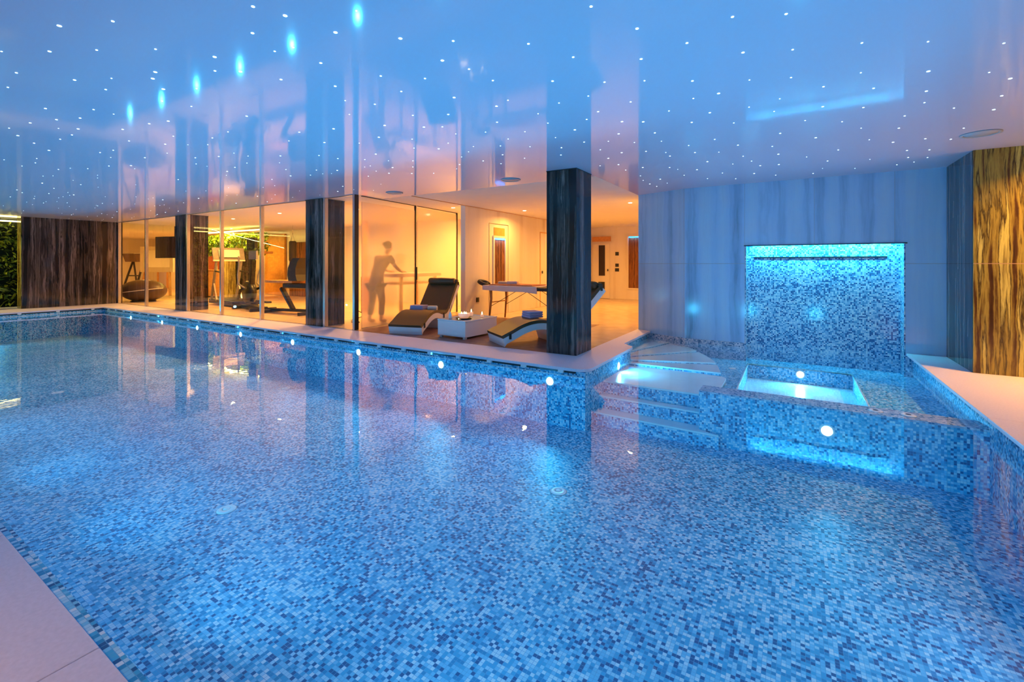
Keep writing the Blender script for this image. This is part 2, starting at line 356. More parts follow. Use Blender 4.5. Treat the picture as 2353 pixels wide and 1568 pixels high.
# paved surfaces
slabs('floor_deck_front', -20.3, 5.2, -3.0, .58, 1.22)
slabs('floor_deck_right', 1.40, 5.2, .58, 7.5, 1.6, 'y')
slabs('floor_deck_corner', 1.40, 1.83, 7.5, 8.6, 1.2, 'y')
slabs('floor_deck_left', -20.3, -17.6, .58, 5.92, 1.2, 'y')
def arc(cx, cy, r, a0, a1, n=8):
    return [(cx+r*math.cos(R(a0+(a1-a0)*i/n)), cy+r*math.sin(R(a0+(a1-a0)*i/n))) for i in range(n+1)]
slabs('trim_coping_long', -17.6, -3.6, 5.18, 5.92, 1.4)
mb = MB()
mb.prism([(-3.597, 5.18)]+arc(-2.30, 5.36, .18, -90, 0)+arc(-2.30, 6.98, .18, 0, 60)+[(-2.335, 7.26), (-2.335, 8.93), (-2.62, 9.0), (-2.62, 5.92), (-3.597, 5.92)], -.035, 0)
struct(mb.build('trim_coping_corner', M['coping']))
# bed under the paving, pool shell
def pw(name, m, *a): return struct(box(name, M[m], *a))
pw('wall_pool_far', 'mosaic', -17.9, -2.18, FY, 5.9, PF-.1, -.036)
pw('wall_pool_near', 'mosaic', -20.3, 5.2, -3, NY, PF-.1, -.036)
pw('wall_pool_left', 'mosaic', -20.3, LX, NY, FY, PF-.1, -.036)
pw('wall_pool_right', 'mosaic', RX, 1.83, NY, 8.62, PF-.1, -.036)
pw('wall_pool_steps', 'mosaic', -2.62, -2.18, 5.9, 7.1, PF-.1, -.036)
pw('wall_pool_steps_end', 'mosaic', -2.62, -2.40, 7.1, 9.0, PF-.1, -.036)
pw('floor_pool', 'mosaic', -17.9, 1.9, NY-.1, 6.3, PF-.1, PF)
pw('floor_under_deck_right', 'gap', 1.84, 5.2, NY, 7.5, -.4, -.037)
# overflow gutter below the long coping, its shadow painted as a dark strip
mbg = MB().box(-17.6, -2.3, 5.215, 5.249, -.068, -.037).box(-17.649, -17.62, .66, 5.21, -.066, -.037)
struct(mbg.build('gutter_shade_strip', M['gap']))
struct(MB().box(-17.64, -2.19, 5.246, 5.2495, -.119, -.110).build('waterline_glint_strip', M['white_plastic']))  # white strip stands in for the bright light line at the waterline
struct(MB().box(-17.6495, -17.646, .66, 5.24, -.119, -.110).build('waterline_glint_strip_left', M['white_plastic']))  # same waterline light, put in as a strip on the left wall
# water
poly = [(LX, NY), (RX, NY), (RX, 8.6), (1.375, 8.6), (1.375, 8.83), (-.667, 8.83), (-.667, 8.6), (-.684, 8.6), (-1.65, 8.6), (-2.40, 8.90), (-2.40, 7.1), (-2.18, 7.1), (-2.18, FY), (LX, FY)]
mb = MB(); mb.add([(x, y, W) for x, y in poly], [tuple(range(len(poly)))])
o = mb.build('pool_water', M['water'], tri=True)
if o.data.polygons[0].normal.z < 0: o.data.flip_normals()
tag(o, 'still clear blue water filling the swimming pool and spa', 'water', kind='stuff')

# spa: divider wall, basin, steps
def th(o, label, cat, group=None): return tag(o, label, cat, group)
mb = MB()
mb.prism([(-.92, 5.6), (RX, 5.6), (RX, 5.885), (-.92, 5.885)], PF, -.185)
struct(mb.build('wall_spa_divider', M['mosaic']))
mb = MB()
mb.prism([(-.92, 5.6), (RX, 5.6), (RX, 5.885), (-.92, 5.885)], -.1845, -.165)
struct(mb.build('trim_spa_rim', M['mosaic_rim']))
# benches round the pit
BZ, PZ = -.34, -.56
mb = MB()
mb.prism([(-.62, 8.35), (.745, 8.35), (.745, 5.885), (RX, 5.885), (RX, 8.6), (1.374, 8.6), (1.374, 8.83), (-.62, 8.83)], PF, BZ)
mb.prism([(-.775, 5.89), (-.62, 5.89), (-.62, 8.83), (-1.45, 8.83), (-1.3, 8.3), (-.98, 7.66), (-.84, 7.02), (-.775, 6.86)], PF, BZ)
struct(mb.build('floor_spa_bench', M['mosaic']))
struct(MB().box(-.619, .744, 5.886, 8.349, PF, PZ).build('floor_spa_pit', M['tread']))
struct(MB().tube([(.745, 5.9, BZ), (.745, 8.35, BZ), (-.62, 8.35, BZ), (-.62, 5.9, BZ)], .014, 6).build('trim_spa_edge', M['tread']))
# straight steps from the pool up to the landing
def step(name, poly, z, label=None):
    s = MB().prism(poly, PF, z-.022).build(name, M['mosaic']); struct(s)
    t = MB().prism(poly, z-.02, z).build('tread', M['tread'], s)
    return s
step('floor_landing', [(-2.18, 5.90), (-.925, 5.888), (-.78, 5.888)]+arc(-.88, 6.88, .10, 0, 80, 5)+[(-2.30, 7.12)], -.285)
step('floor_step_upper', [(-2.26, 5.76), (-.925, 5.72), (-.925, 5.855), (-2.26, 5.895)], -.45)
step('floor_step_lower', [(-2.34, 5.56), (-.70, 5.50), (-.925, 5.60), (-.925, 5.715), (-2.34, 5.755)], -.61)
# fan-shaped steps rising to the wing wall
arcp = [(-.863, 6.95), (-.90, 7.2), (-.955, 7.45), (-1.05, 7.70), (-1.19, 8.0), (-1.366, 8.31), (-1.6, 8.57), (-1.80, 8.66)]
step('floor_fan_step_low', [(-2.40, 7.0), (-.863, 7.02)]+arcp[1:4]+[(-2.40, 7.0)][:0]+[(-2.40, 7.03)], -.245)
step('floor_fan_step_mid', [(-2.40, 7.03), (-1.00, 7.55), (-1.05, 7.70), (-1.19, 8.0), (-1.366, 8.31), (-2.40, 7.10)], -.215)
step('floor_fan_step_high', [(-2.40, 7.10), (-1.40, 8.27), (-1.6, 8.57), (-1.72, 8.62), (-1.93, 8.72), (-2.40, 7.2)], -.185)
step('floor_fan_step_top', [(-2.40, 7.2), (-1.96, 8.71), (-2.40, 8.9)], -.155)

# marble walls round the spa
mb = MB()
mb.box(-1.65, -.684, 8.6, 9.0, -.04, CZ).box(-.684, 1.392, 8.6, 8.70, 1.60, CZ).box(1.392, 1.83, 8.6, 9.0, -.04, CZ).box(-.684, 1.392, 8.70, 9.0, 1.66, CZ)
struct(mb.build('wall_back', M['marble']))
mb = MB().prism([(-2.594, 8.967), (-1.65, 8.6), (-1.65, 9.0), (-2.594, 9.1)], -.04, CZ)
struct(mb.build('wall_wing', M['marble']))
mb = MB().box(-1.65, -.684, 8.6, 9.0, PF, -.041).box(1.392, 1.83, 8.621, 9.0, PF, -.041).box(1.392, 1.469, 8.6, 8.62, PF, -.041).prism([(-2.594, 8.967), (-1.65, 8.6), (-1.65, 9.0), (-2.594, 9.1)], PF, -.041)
struct(mb.build('trim_wall_base', M['mosaic_rim']))
mb = MB().box(-.684, 1.392, 8.83, 9.0, PF, 1.66).box(-.6835, -.667, 8.602, 8.83, PF, 1.598).box(1.375, 1.3915, 8.602, 8.83, PF, 1.598)
struct(mb.build('wall_niche', M['mosaic_niche']))
struct(MB().box(-.70, 1.41, 8.585, 8.60, 1.592, 1.606).build('trim_niche', M['dark_steel']))
# right wall: banded stone, warm light painted into its gold front
struct(MB().box(1.83, 1.87, 7.52, 9.0, 0, CZ).build('wall_right_side', M['dark_stone']))
struct(MB().box(1.832, 5.2, 7.5, 7.52, 0, CZ).box(1.871, 5.2, 7.521, 9.0, 0, CZ).build('wall_right', M['warm_lit_stone']))
struct(MB().box(5.2, 5.4, -3, 7.6, -.04, CZ).build('wall_far_right', M['warm_marble']))
struct(MB().box(-20.3, 5.4, -3.2, -3.0, -.04, CZ).build('wall_front', M['warm_marble']))
# left end
struct(MB().box(-19.25, -18.85, 3.74, 6.05, 0, CZ).build('wall_left', M['dark_stone']))
struct(MB().box(-19.25, -18.86, 3.725, 3.739, 0, CZ).build('warm_lit_wall_end', M['warm_lit_stone']))  # end face of the dark wall, warm light painted in as gold
struct(MB().box(-20.5, -20.3, -3, 6.05, -.04, CZ).build('wall_far_left', M['soil']))
# inner rooms
struct(MB().box(-31, -7.28, 5.925, 11.0, -.04, -.001).build('floor_gym', M['travertine']))
struct(MB().prism([(-7.28, 5.925), (-2.62, 5.925), (-2.62, 9.0), (-2.45, 9.1), (-2.45, 16.2), (-6.45, 16.2), (-6.45, 11), (-7.28, 11)], -.04, -.003).build('floor_lounge', M['travertine']))
struct(MB().prism([(-7.22, 5.925), (-2.63, 5.925), (-2.63, 6.82), (-3.5, 6.82), (-3.5, 9.2), (-7.22, 9.2)], -.0025, 0).build('floor_brown_deck', M['deck_wood']))
struct(MB().box(-6.58, -6.45, 8.4, 16.2, 0, CZ).build('wall_lounge_left', M['warm_marble']))
struct(MB().box(-6.6, -2.4, 16.2, 16.4, 0, CZ).build('wall_lounge_back', M['warm_marble']))
struct(MB().box(-2.59, -2.42, 9.1, 16.2, 0, CZ).build('wall_lounge_right', M['warm_marble']))
struct(MB().box(-31, -6.58, 11.0, 11.2, 0, CZ).build('wall_gym_back', M['warm_marble']))
struct(MB().box(-31.2, -31, 5.9, 11.2, 0, CZ).build('wall_gym_left', M['white_paint']))
struct(MB().box(-31, -19.26, 5.85, 5.95, 0, CZ).build('wall_gym_front', M['white_paint']))
# ceilings
cp = [(-20.5, -3.2), (5.4, -3.2), (5.4, 9.0), (-2.594, 9.0), (-2.594, 6.65), (-7.33, 6.65), (-7.27, 5.95), (-20.5, 5.95)]
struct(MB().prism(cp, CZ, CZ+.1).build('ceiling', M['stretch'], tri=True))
struct(MB().prism([(-31.2, 5.951), (-7.27, 5.951), (-7.33, 6.651), (-2.595, 6.651), (-2.595, 9.1), (-2.4, 9.1), (-2.4, 16.4), (-6.6, 16.4), (-6.6, 11.2), (-31.2, 11.2)], CZ, CZ+.1).build('ceiling_inner', M['white_paint'], tri=True))
struct(MB().box(-6.455, -6.445, 6.66, 16.2, CZ-.012, CZ-.001).build('trim_ceiling', M['leg_wood']))

# stone columns
def column(x0, x1, y0, y1, label):
    r = thing('stone_column', label, 'column', ((x0+x1)/2, (y0+y1)/2, 0))
    w, d = (x1-x0)/2, (y1-y0)/2
    MB().box(-w, w, -d, d, 0, CZ-.001, bev=.004).build('shaft', M['dark_stone'], r)
    MB().box(-w-.004, w+.004, -d-.004, d+.004, CZ-.012, CZ-.0005).build('shadow_gap', M['dark_steel'], r)
    return r
column(-3.06, -2.59, 5.925, 6.48, 'dark striped stone column on the pool corner beside the lounger')
column(-8.80, -8.25, 5.925, 6.48, 'dark stone column between clear glass panes left of the frosted panel')
column(-14.78, -14.13, 5.925, 6.48, 'far dark stone column among the gym windows beside the hanging television')
r = thing('stone_pier', 'brown banded stone pier inside the gym in front of the added planter shelf', 'pier', (-15.6, 8.4, 0))
MB().box(-1.3, -.45, -.15, .15, 0, 1.72).build('broad_slab', M['warm_lit_stone'], r)
MB().box(-.44, 0, -.2, .2, 0, 1.72).build('dark_slab', M['dark_stone'], r)

# gym glazing
wn = [0]
def window(x0, x1, y=5.95, left_post=True, right_post=False):
    wn[0] += 1
    o = MB().box(x0, x1, y-.02, y+.02, CZ-.014, CZ-.001).box(x0, x1, y-.02, y+.02, .001, .010).build('window_%d' % wn[0], M['steel']); struct(o)
    MB().box(x0+.035, x1-.035, y-.006, y+.006, .011, CZ-.015).build('glass_pane', M['glass'], o)
    for k, f in ((x0, left_post), (x1, right_post)):
        if f: MB().box(k-.035, k+.03, y-.04, y+.04, .0, CZ-.001, bev=.004).build('post', M['steel'], o); MB().box(k-.05, k-.036, y-.03, y+.03, .0, CZ-.001).build('gasket', M['dark_steel'], o)
window(-18.80, -16.72); window(-16.72, -14.80); window(-14.08, -12.29); window(-12.29, -10.49); window(-10.49, -8.82)
window(-8.17, -7.33, left_post=True)
# side partition of frosted sliding panels (runs back from the glass corner)
def on(t): return (-7.30-.32*t/3.5, 6.02+t)
def frosted(t0, t1, ztop, label, clear=False):
    (xa, ya), (xb, yb) = on(t0), on(t1)
    ln = math.hypot(xb-xa, yb-ya); r = thing('frosted_glass_panel', label, 'glass panel', (xa, ya, 0), math.atan2(yb-ya, xb-xa))
    MB().box(0, ln, -.005, .005, .012, ztop).build('frosted_pane', M['frosted'], r)
    if ztop < 2.6: MB().box(0, ln, -.005, .005, ztop+.001, CZ-.014).build('clear_top_strip', M['glass'], r)
    MB().box(0, ln, -.015, .015, CZ-.013, CZ-.001).build('top_rail', M['dark_steel'], r)
    MB().box(0, ln, -.015, .015, 0, .011).build('bottom_rail', M['steel'], r)
    MB().box(ln-.03, ln, -.02, .02, .012, CZ-.014).build('edge_profile', M['dark_steel'], r)
    return r
r1 = frosted(.13, 1.82, 2.53, 'wide frosted glass panel with a blurred person standing behind it')
MB().box(1.66, 1.70, -.05, -.021, .92, 1.22, bev=.01).build('pull_handle', M['black'], r1)
frosted(1.88, 3.55, 2.60, 'narrower frosted glass panel behind the head of the left lounger')
cp_ = thing('corner_post', 'steel corner post where the clear glazing meets the frosted panel', 'post', (-7.30, 5.97, 0))
MB().box(-.03, .03, -.03, .03, 0, CZ-.001, bev=.004).build('steel_core', M['steel'], cp_)
MB().box(.031, .045, -.03, .06, 0, CZ-.001).build('dark_gasket', M['dark_steel'], cp_)

# ------------------------------------------------------------------ lamps
WARM = (1.0, .47, .09)
def downlight(x, y, p, label='small round warm downlight in the inner ceiling', group='warm downlights over the lounge and gym', col=WARM, size=.09, spread=160):
    r = thing('downlight', label, 'ceiling light', (x, y, CZ), 0, group)
    MB().lathe([(.062, -.001), (.062, -.006), (.045, -.006), (.045, -.001)], seg=20).build('trim_ring', M['white_plastic'], r)
    MB().lathe([(.044, -.001), (.044, -.004), (.02, -.006)], seg=16).build('lens', M['lamp_warm'], r)
    area('downlight_lamp', (0, 0, -.012), p, col, size, parent=r, spread=R(spread))
    return r
LP = 1.0
for x, y, p, lab in [
    (-5.806, 10.02, 46, 'warm downlight seen left of the big column, over the massage table'),
    (-3.065, 9.96, 46, 'warm downlight right of the big column near the marble wing wall'),
    (-5.4, 13.2, 52, None), (-3.4, 13.2, 52, None),
    (-6.97, 8.6, 32, 'warm downlight shining beside the end of the cream marble wall'),
    (-8.5, 9.4, 130, None), (-9.2, 7.6, 90, None),
    (-11.684, 7.10, 85, 'nearer of two warm gym downlights behind the clear glazing'),
    (-14.34, 7.26, 85, 'farther of two warm gym downlights behind the clear glazing'),
    (-12.5, 9.3, 100, None), (-17.2, 7.4, 100, 'warm downlight above the dark oval pod'), (-18.5, 9.3, 130, None), (-23.5, 8.4, 120, None), (-27.5, 8.4, 120, None)]:
    downlight(x, y, p*LP, *(([lab, None] if lab else [])))
for x, y, p in [(2.7, 7.0, 50), (3.9, 6.8, 60), (3.4, 2.0, 9), (-1.9, -.9, 12), (-6.0, -1.2, 12), (-11.5, -1.2, 9), (-17.0, -1.2, 9)]:
    downlight(x, y, p*LP, 'warm downlight over the paved pool surround', 'warm downlights over the pool surround', spread=135 if x > 2 else 85)
r = thing('linear_ceiling_light', 'slim linear warm white ceiling light over the front deck', 'ceiling light', (-1.25, -2.1, CZ))
MB().box(-.68, .68, -.03, .03, -.012, -.001).build('housing', M['white_plastic'], r)
MB().box(-.66, .66, -.018, .018, -.016, -.0125).build('diffuser', simple('linear_glow', (1, .9, .8), .5, emit=(1, .88, .78), es=14), r)
# underwater lamps
PC = (.04, .56, .97)
PP = 26.5
def pool_lamp(x, y, z, face, p, label, group=None, tilt=27, spread=145):
    rz = {'-Y': 0, '+Y': PI, '+X': PI/2, '-X': -PI/2}[face]
    r = thing('underwater_lamp', label, 'pool light', (x, y, z), rz, group)
    MB().lathe([(.068, -.001), (.068, -.008), (.050, -.010), (.050, -.004)], axis='Y', seg=24).build('rim', M['white_plastic'], r)
    MB().lathe([(.048, -.001), (.048, -.008), (.02, -.011)], axis='Y', seg=20).build('lens', M['lamp_pool'], r)
    area('pool_lamp_light', (0, -.02, 0), p, PC, .085, (R(-90-tilt), 0, 0), parent=r, spread=R(spread))
    return r
for i, x in enumerate([-2.66, -4.48, -6.31, -8.19, -10.05, -11.95, -13.80, -15.75]):
    lab = 'underwater lamp nearest the column on the long far pool wall' if i == 0 else 'small glowing underwater lamp on the long far pool wall'
    pool_lamp(x, FY-.002, -.215, '-Y', PP, lab, None if i == 0 else 'underwater lamps along the far pool wall')
for x in [.6, -1.2, -2.9, -4.5, -6.3, -8.4, -11.2, -14.2]:  # out-of-view lamps added to light the pool floor evenly
    pool_lamp(x, NY+.002, -.25, '+Y', PP, 'added unseen underwater lamp on the near pool wall, evens out the floor light', 'added underwater lamps along the near pool wall')
pool_lamp(.295, 5.598, -.394, '-Y', PP*.8, 'bright underwater lamp on the pool side of the spa divider', None, 38, 120)
pool_lamp(.10, 8.349, -.42, '-Y', PP*1.1, 'bright underwater lamp on the back wall of the spa pit', None, 5, 165)
pool_lamp(-2.179, 6.50, -.20, '+X', PP*.9, 'underwater lamp shining over the white landing of the steps', None, 12, 165)
pool_lamp(RX-.002, 3.2, -.3, '-X', PP*.6, 'added unseen underwater lamp on the right pool wall')  # out of view, added to even the pool light
pool_lamp(LX+.002, 2.9, -.3, '+X', PP, 'added unseen underwater lamp on the short left pool wall')  # unseen end-wall lamp, added for the same even light
# waterfall niche: cyan light and blade
struct(MB().box(-.60, 1.31, 8.705, 8.745, 1.652, 1.659).build('trim_niche_light', M['cyan_led']))
o = MB().box(-.567, 1.216, 8.812, 8.829, 1.394, 1.412, bev=.003).build('waterfall_blade', M['dark_steel'])
tag(o, 'long thin steel waterfall blade across the lit mosaic niche', 'waterfall spout')
area('niche_light', (.354, 8.712, 1.645), 44, (.06, .74, 1.0), 1.9, (R(-4), 0, 0), 'RECTANGLE', .04)
# ------------------------------------------------------------------ loungers
def lounger_profile(L0=1.85):
    # (y, z) of the seat line from foot to head
    pts = [(0, .13), (.15, .20), (.32, .285), (.50, .335), (.68, .335), (.86, .29), (1.00, .275), (1.12, .31), (1.25, .42), (1.45, .64), (1.62, .83), (1.68, .895)]
    k = L0/1.85
    out = []
    for i in range(len(pts)-1):                      # Catmull-Rom
        p0 = pts[max(0, i-1)]; p1 = pts[i]; p2 = pts[i+1]; p3 = pts[min(len(pts)-1, i+2)]
        for j in range(4):
            t = j/4
            out.append(tuple(.5*((2*p1[a])+(-p0[a]+p2[a])*t+(2*p0[a]-5*p1[a]+4*p2[a]-p3[a])*t*t+(-p0[a]+3*p1[a]-3*p2[a]+p3[a])*t**3) for a in (0, 1)))
    out.append(pts[-1])
    return [(y*k, z) for y, z in out]
def offset(line, d):
    o = []
    for i, p in enumerate(line):
        a = line[max(0, i-1)]; b = line[min(len(line)-1, i+1)]
        t = Vector((b[0]-a[0], b[1]-a[1])).normalized()
        o.append((p[0]-t.y*d, p[1]+t.x*d))
    return o
def lounger(loc, rz, label, LN=1.85):
    r = thing('sun_lounger', label, 'sun lounger', loc, rz)
    ln = lounger_profile(LN)
    low = []
    for i, (y, z) in enumerate(ln):                  # moulded shell, thick at foot and under the back
        th_ = .095 if y < .2 else .085
        low.append(th_)
    under = [(y, max(0.0, z-.11)) for y, z in ln]
    # underside: rests on the ground at foot and behind the seat, arched between
    und = []
    for y, z in offset(ln, -.10):
        und.append((y, max(0.001, z)))
    und[0] = (0.03, .001)
    shell = ln + und[::-1]
    mb = MB(); n = len(ln)
    W2 = .34
    v = [(sx*W2, y, z) for sx in (-1, 1) for y, z in ln]+[(sx*W2, y, z) for sx in (-1, 1) for y, z in und]
    f = []
    for i in range(n-1):
        f += [(i, i+1, n+i+1, n+i), (2*n+i, 3*n+i, 3*n+i+1, 2*n+i+1), (i, 2*n+i, 2*n+i+1, i+1), (n+i, n+i+1, 3*n+i+1, 3*n+i)]
    f += [(0, n, 3*n, 2*n), (n-1, 3*n-1, 4*n-1, 2*n-1)]
    mb.add(v, f)
    mb.build('shell', M['white_lacquer'], r)
    # support block under the seat bend
    MB().sweep([(.93, .001), (1.22, .001), (1.30, .30), (.98, .20), (.86, .20)], -.30, .30).build('rear_support', M['white_lacquer'], r)
    cu = MB(); a = offset(ln, .004); b = offset(ln, .050)
    v = [(sx*(W2+.005), y, z) for sx in (-1, 1) for y, z in a]+[(sx*(W2-.01), y, z) for sx in (-1, 1) for y, z in b]
    cu.add(v, [tuple(reversed(q)) for q in f])
    c = cu.build('cushion', M['brown_vinyl'], r, smooth=True)
    c.modifiers.new('edge', 'EDGE_SPLIT').split_angle = R(50)
    y, z = offset([ln[-5], ln[-4], ln[-3]], .10)[1]
    MB().lathe([(.0, -.30), (.055, -.30), (.068, -.27), (.07, 0), (.068, .27), (.055, .30), (0, .30)], (0, y, z), 20, axis='X').build('pillow_roll', M['brown_vinyl'], r)
    y, z = offset(ln, .02)[-1]
    MB().lathe([(.0, -.33), (.04, -.33), (.05, -.31), (.05, .31), (.04, .33), (0, .33)], (0, y-.01, z+.012), 18, axis='X').build('head_edge', M['brown_vinyl'], r)
    for k in (3, 22, -3):
        q = ln[k]; w = und[k]
        for sx in (-1, 1): MB().box(sx*(W2+.010)-.004, sx*(W2+.010)+.004, q[0]-.02, q[0]+.02, w[1]+.03, q[1]+.03).build('strap', M['black_fabric'], r)
    return r
lounger((-6.06, 6.08, 0), R(15), 'brown cushioned white lounger left of the candle table, lilac and cream towels on it')
lounger((-4.10, 6.13, 0), R(-35), 'brown cushioned white lounger partly hidden behind the big stone column', 2.02)

def towel(loc, rz, size, m, label, rolled=False):
    sx, sy, sz = size
    mb = MB()
    if rolled:
        for k in range(1):
            mb.lathe([(0, -sx/2), (sz*.45, -sx/2), (sz*.5, -sx/2+.01), (sz*.5, sx/2-.01), (sz*.45, sx/2), (0, sx/2)], (0, 0, sz/2), 18, axis='X')
        mb.tube([(sx/2+.002, math.cos(t)*sz*.05*t/2, sz/2+math.sin(t)*sz*.05*t/2) for t in [i*.5 for i in range(18)]], .004, 6)
        return tag(_place(mb.build('rolled_towel', m), loc, rz), label, 'towel')
    h = sz/3
    for k in range(3):
        mb.box(-sx/2+.004*k, sx/2-.003*k, -sy/2+.003*k, sy/2, k*h, (k+1)*h-.002, bev=h*.42)
    return tag(_place(mb.build('folded_towel', m), loc, rz), label, 'towel')
def _place(o, loc, rz): o.location = loc; o.rotation_euler = (0, 0, rz); return o
def lpt(base, rz, x, y): return (base[0]+x*math.cos(rz)-y*math.sin(rz), base[1]+x*math.sin(rz)+y*math.cos(rz))
q = lpt((-6.06, 6.08), R(15), -.13, .78)
towel((q[0], q[1], .384), R(15), (.30, .24, .085), M['purple_towel'], 'folded lilac towel on the seat of the left lounger')
q = lpt((-6.06, 6.08), R(15), .13, .86)
towel((q[0], q[1], .356), R(25), (.19, .14, .10), M['cream_towel'], 'cream rolled towel beside the folded lilac one on the left lounger', True)
q = lpt((-4.10, 6.13), R(-31), -.05, .72)
towel((q[0], q[1], .388), R(-31), (.30, .26, .11), M['purple_towel'], 'folded lilac towel on the lounger behind the column')

# ------------------------------------------------------------------ candle table
TB = (-5.03, 6.63)
r = thing('low_table', 'low white rectangular side table between the loungers, topped with candles', 'table', (TB[0], TB[1], 0), R(-3))
MB().box(-.32, .32, -.45, .45, .035, .30, bev=.008).build('body', M['white_lacquer'], r)
MB().box(-.30, .30, -.43, .43, .301, .306).build('dark_inset_top', M['grey_plastic'], r)
MB().box(-.325, .325, -.455, -.435, .301, .318).box(-.325, .325, .435, .455, .301, .318).box(-.325, -.305, -.434, .434, .301, .318).box(.305, .325, -.434, .434, .301, .318).build('raised_edge', M['white_lacquer'], r)
for sx in (-1, 1):
    for sy in (-1, 1): MB().box(sx*.27-.025, sx*.27+.025, sy*.40-.025, sy*.40+.025, 0, .034).build('foot', M['white_lacquer'], r)
ZT = .307
o = MB().lathe([(.0, 0), (.13, 0), (.15, .02), (.145, .025), (.12, .012), (0, .012)], seg=30).build('candle_tray', M['black'], loc=(-5.02, 6.50, ZT)); tag(o, 'dark round tray under the glowing wide candle bowl', 'tray')
r = thing('bowl_candle', 'wide glowing rose coloured candle bowl in the middle of the white table', 'candle', (-5.02, 6.50, ZT+.013))
MB().lathe([(.0, 0), (.07, 0), (.10, .04), (.105, .09), (.098, .09), (.093, .05), (0, .04)], seg=28).build('glass_bowl', M['wax'], r)
MB().lathe([(0, .042), (.09, .050), (.09, .066), (0, .072)], seg=24).build('wax', M['wax'], r)
for k in range(3): MB().lathe([(.002, .072), (.012, .084), (.009, .098), (.0005, .118)], (.045*math.cos(k*2.1), .045*math.sin(k*2.1), 0), 12).build('flame', M['flame'], r)
def glass_candle(x, y, h, label):
    r = thing('glass_candle', label, 'candle', (x, y, ZT))
    MB().lathe([(0, 0), (.036, 0), (.038, .004), (.038, h), (.034, h), (.034, .008), (0, .008)], seg=20).build('glass_cup', M['glass'], r)
    MB().lathe([(0, .01), (.030, .01), (.030, h*.5), (0, h*.5)], seg=18).build('wax', M['wax'], r)
    MB().lathe([(.002, h*.5), (.011, h*.5+.014), (.008, h*.5+.032), (.0005, h*.5+.052)], seg=12).build('flame', M['flame'], r)
glass_candle(-5.17, 6.92, .16, 'tall glass with a lit candle on the far left corner of the white table')
glass_candle(-4.88, 6.86, .11, 'shorter glass with a lit candle on the far right of the white table')
r = thing('reed_diffuser', 'small pale bottle with dark reeds on the left end of the white table', 'diffuser', (-5.22, 6.36, ZT))
MB().lathe([(0, 0), (.030, 0), (.033, .01), (.031, .08), (.014, .10), (.014, .125), (0, .125)], seg=20).build('bottle', M['white_plastic'], r)
for k, (a, c) in enumerate([(-.03, .01), (.02, .02), (.0, -.02)]): MB().tube([(0, 0, .12), (a, c, .26)], .003, 6).build('reed', M['black'], r)
r = thing('tealight', 'little tealight in a gold cup in front of the candle bowl', 'candle', (-4.98, 6.30, ZT))
MB().lathe([(0, 0), (.034, 0), (.036, .022), (.032, .022), (.031, .012), (0, .012)], seg=20).build('metal_cup', simple('brass', (.7, .45, .15), .3, 1), r)
MB().lathe([(.002, .013), (.007, .020), (.0005, .036)], seg=10).build('flame', M['flame'], r)

# ------------------------------------------------------------------ massage table in the lounge
MT = (-5.02, 8.85)
r = thing('massage_table', 'folding massage table with wooden legs and a pink sheet behind the loungers', 'massage table', (MT[0], MT[1], 0), R(-2))
MB().box(-.98, .95, -.36, .36, .71, .79, bev=.03).build('padded_top', M['black_fabric'], r)
sh = MB().box(-1.0, .42, -.375, .375, .792, .806, bev=.005)
sh.add([(-1.0, -.378, .80), (.42, -.378, .80), (.44, -.385, .655), (.1, -.39, .685), (-.4, -.39, .68), (-.98, -.385, .70), (-1.0, -.365, .80), (.42, -.365, .80), (.44, -.372, .655), (.1, -.377, .685), (-.4, -.377, .68), (-.98, -.372, .70)],
       [(0, 1, 2, 3, 4, 5), (6, 11, 10, 9, 8, 7), (0, 6, 7, 1), (1, 7, 8, 2), (2, 8, 9, 3), (3, 9, 10, 4), (4, 10, 11, 5), (5, 11, 6, 0)])
sh.box(-1.012, -1.0, -.375, .375, .70, .80)
sh.build('sheet', M['pink_sheet'], r)
MB().box(-.88, .28, -.30, .30, .807, .830, bev=.008).build('blanket', M['brown_blanket'], r)
for x in (-.82, .78):
    for y in (-.31, .31):
        MB().tube([(x, y, .71), (x+.01, y, .50), (x+.04*(1 if x > 0 else -1), y*1.03, .01)], [.034, .030, .020], 8).build('leg', M['leg_wood'], r)
for y in (-.30, .30):
    MB().tube([(-.80, y, .34), (-.12, y, .70)], .006, 6).build('cable_brace', M['dark_steel'], r); MB().tube([(.76, y, .34), (.12, y, .70)], .006, 6).build('cable_brace', M['dark_steel'], r)
MB().bar((-.82, -.31, .42), (-.82, .31, .42), .03, .02).build('cross_bar', M['leg_wood'], r); MB().bar((.78, -.31, .42), (.78, .31, .42), .03, .02).build('cross_bar', M['leg_wood'], r)
for y in (-.08, .08): MB().tube([(-.99, y, .75), (-1.16, y, .80)], .009, 8).build('cradle_arm', M['chrome'], r)
MB().tube([(-1.25+.11*math.cos(t), .12*math.sin(t), .84+.04*math.cos(t)*-1) for t in [2*PI*i/16+.4 for i in range(16)]], .045, 10).build('face_cradle', M['black_fabric'], r)
towel((-5.72, 8.9, .832), .1, (.22, .16, .055), M['cream_towel'], 'folded cream towel at the head end of the massage table')
towel((-5.42, 8.82, .832), .25, (.26, .17, .07), M['pink_sheet'], 'folded pale pink towel on the middle of the massage table')

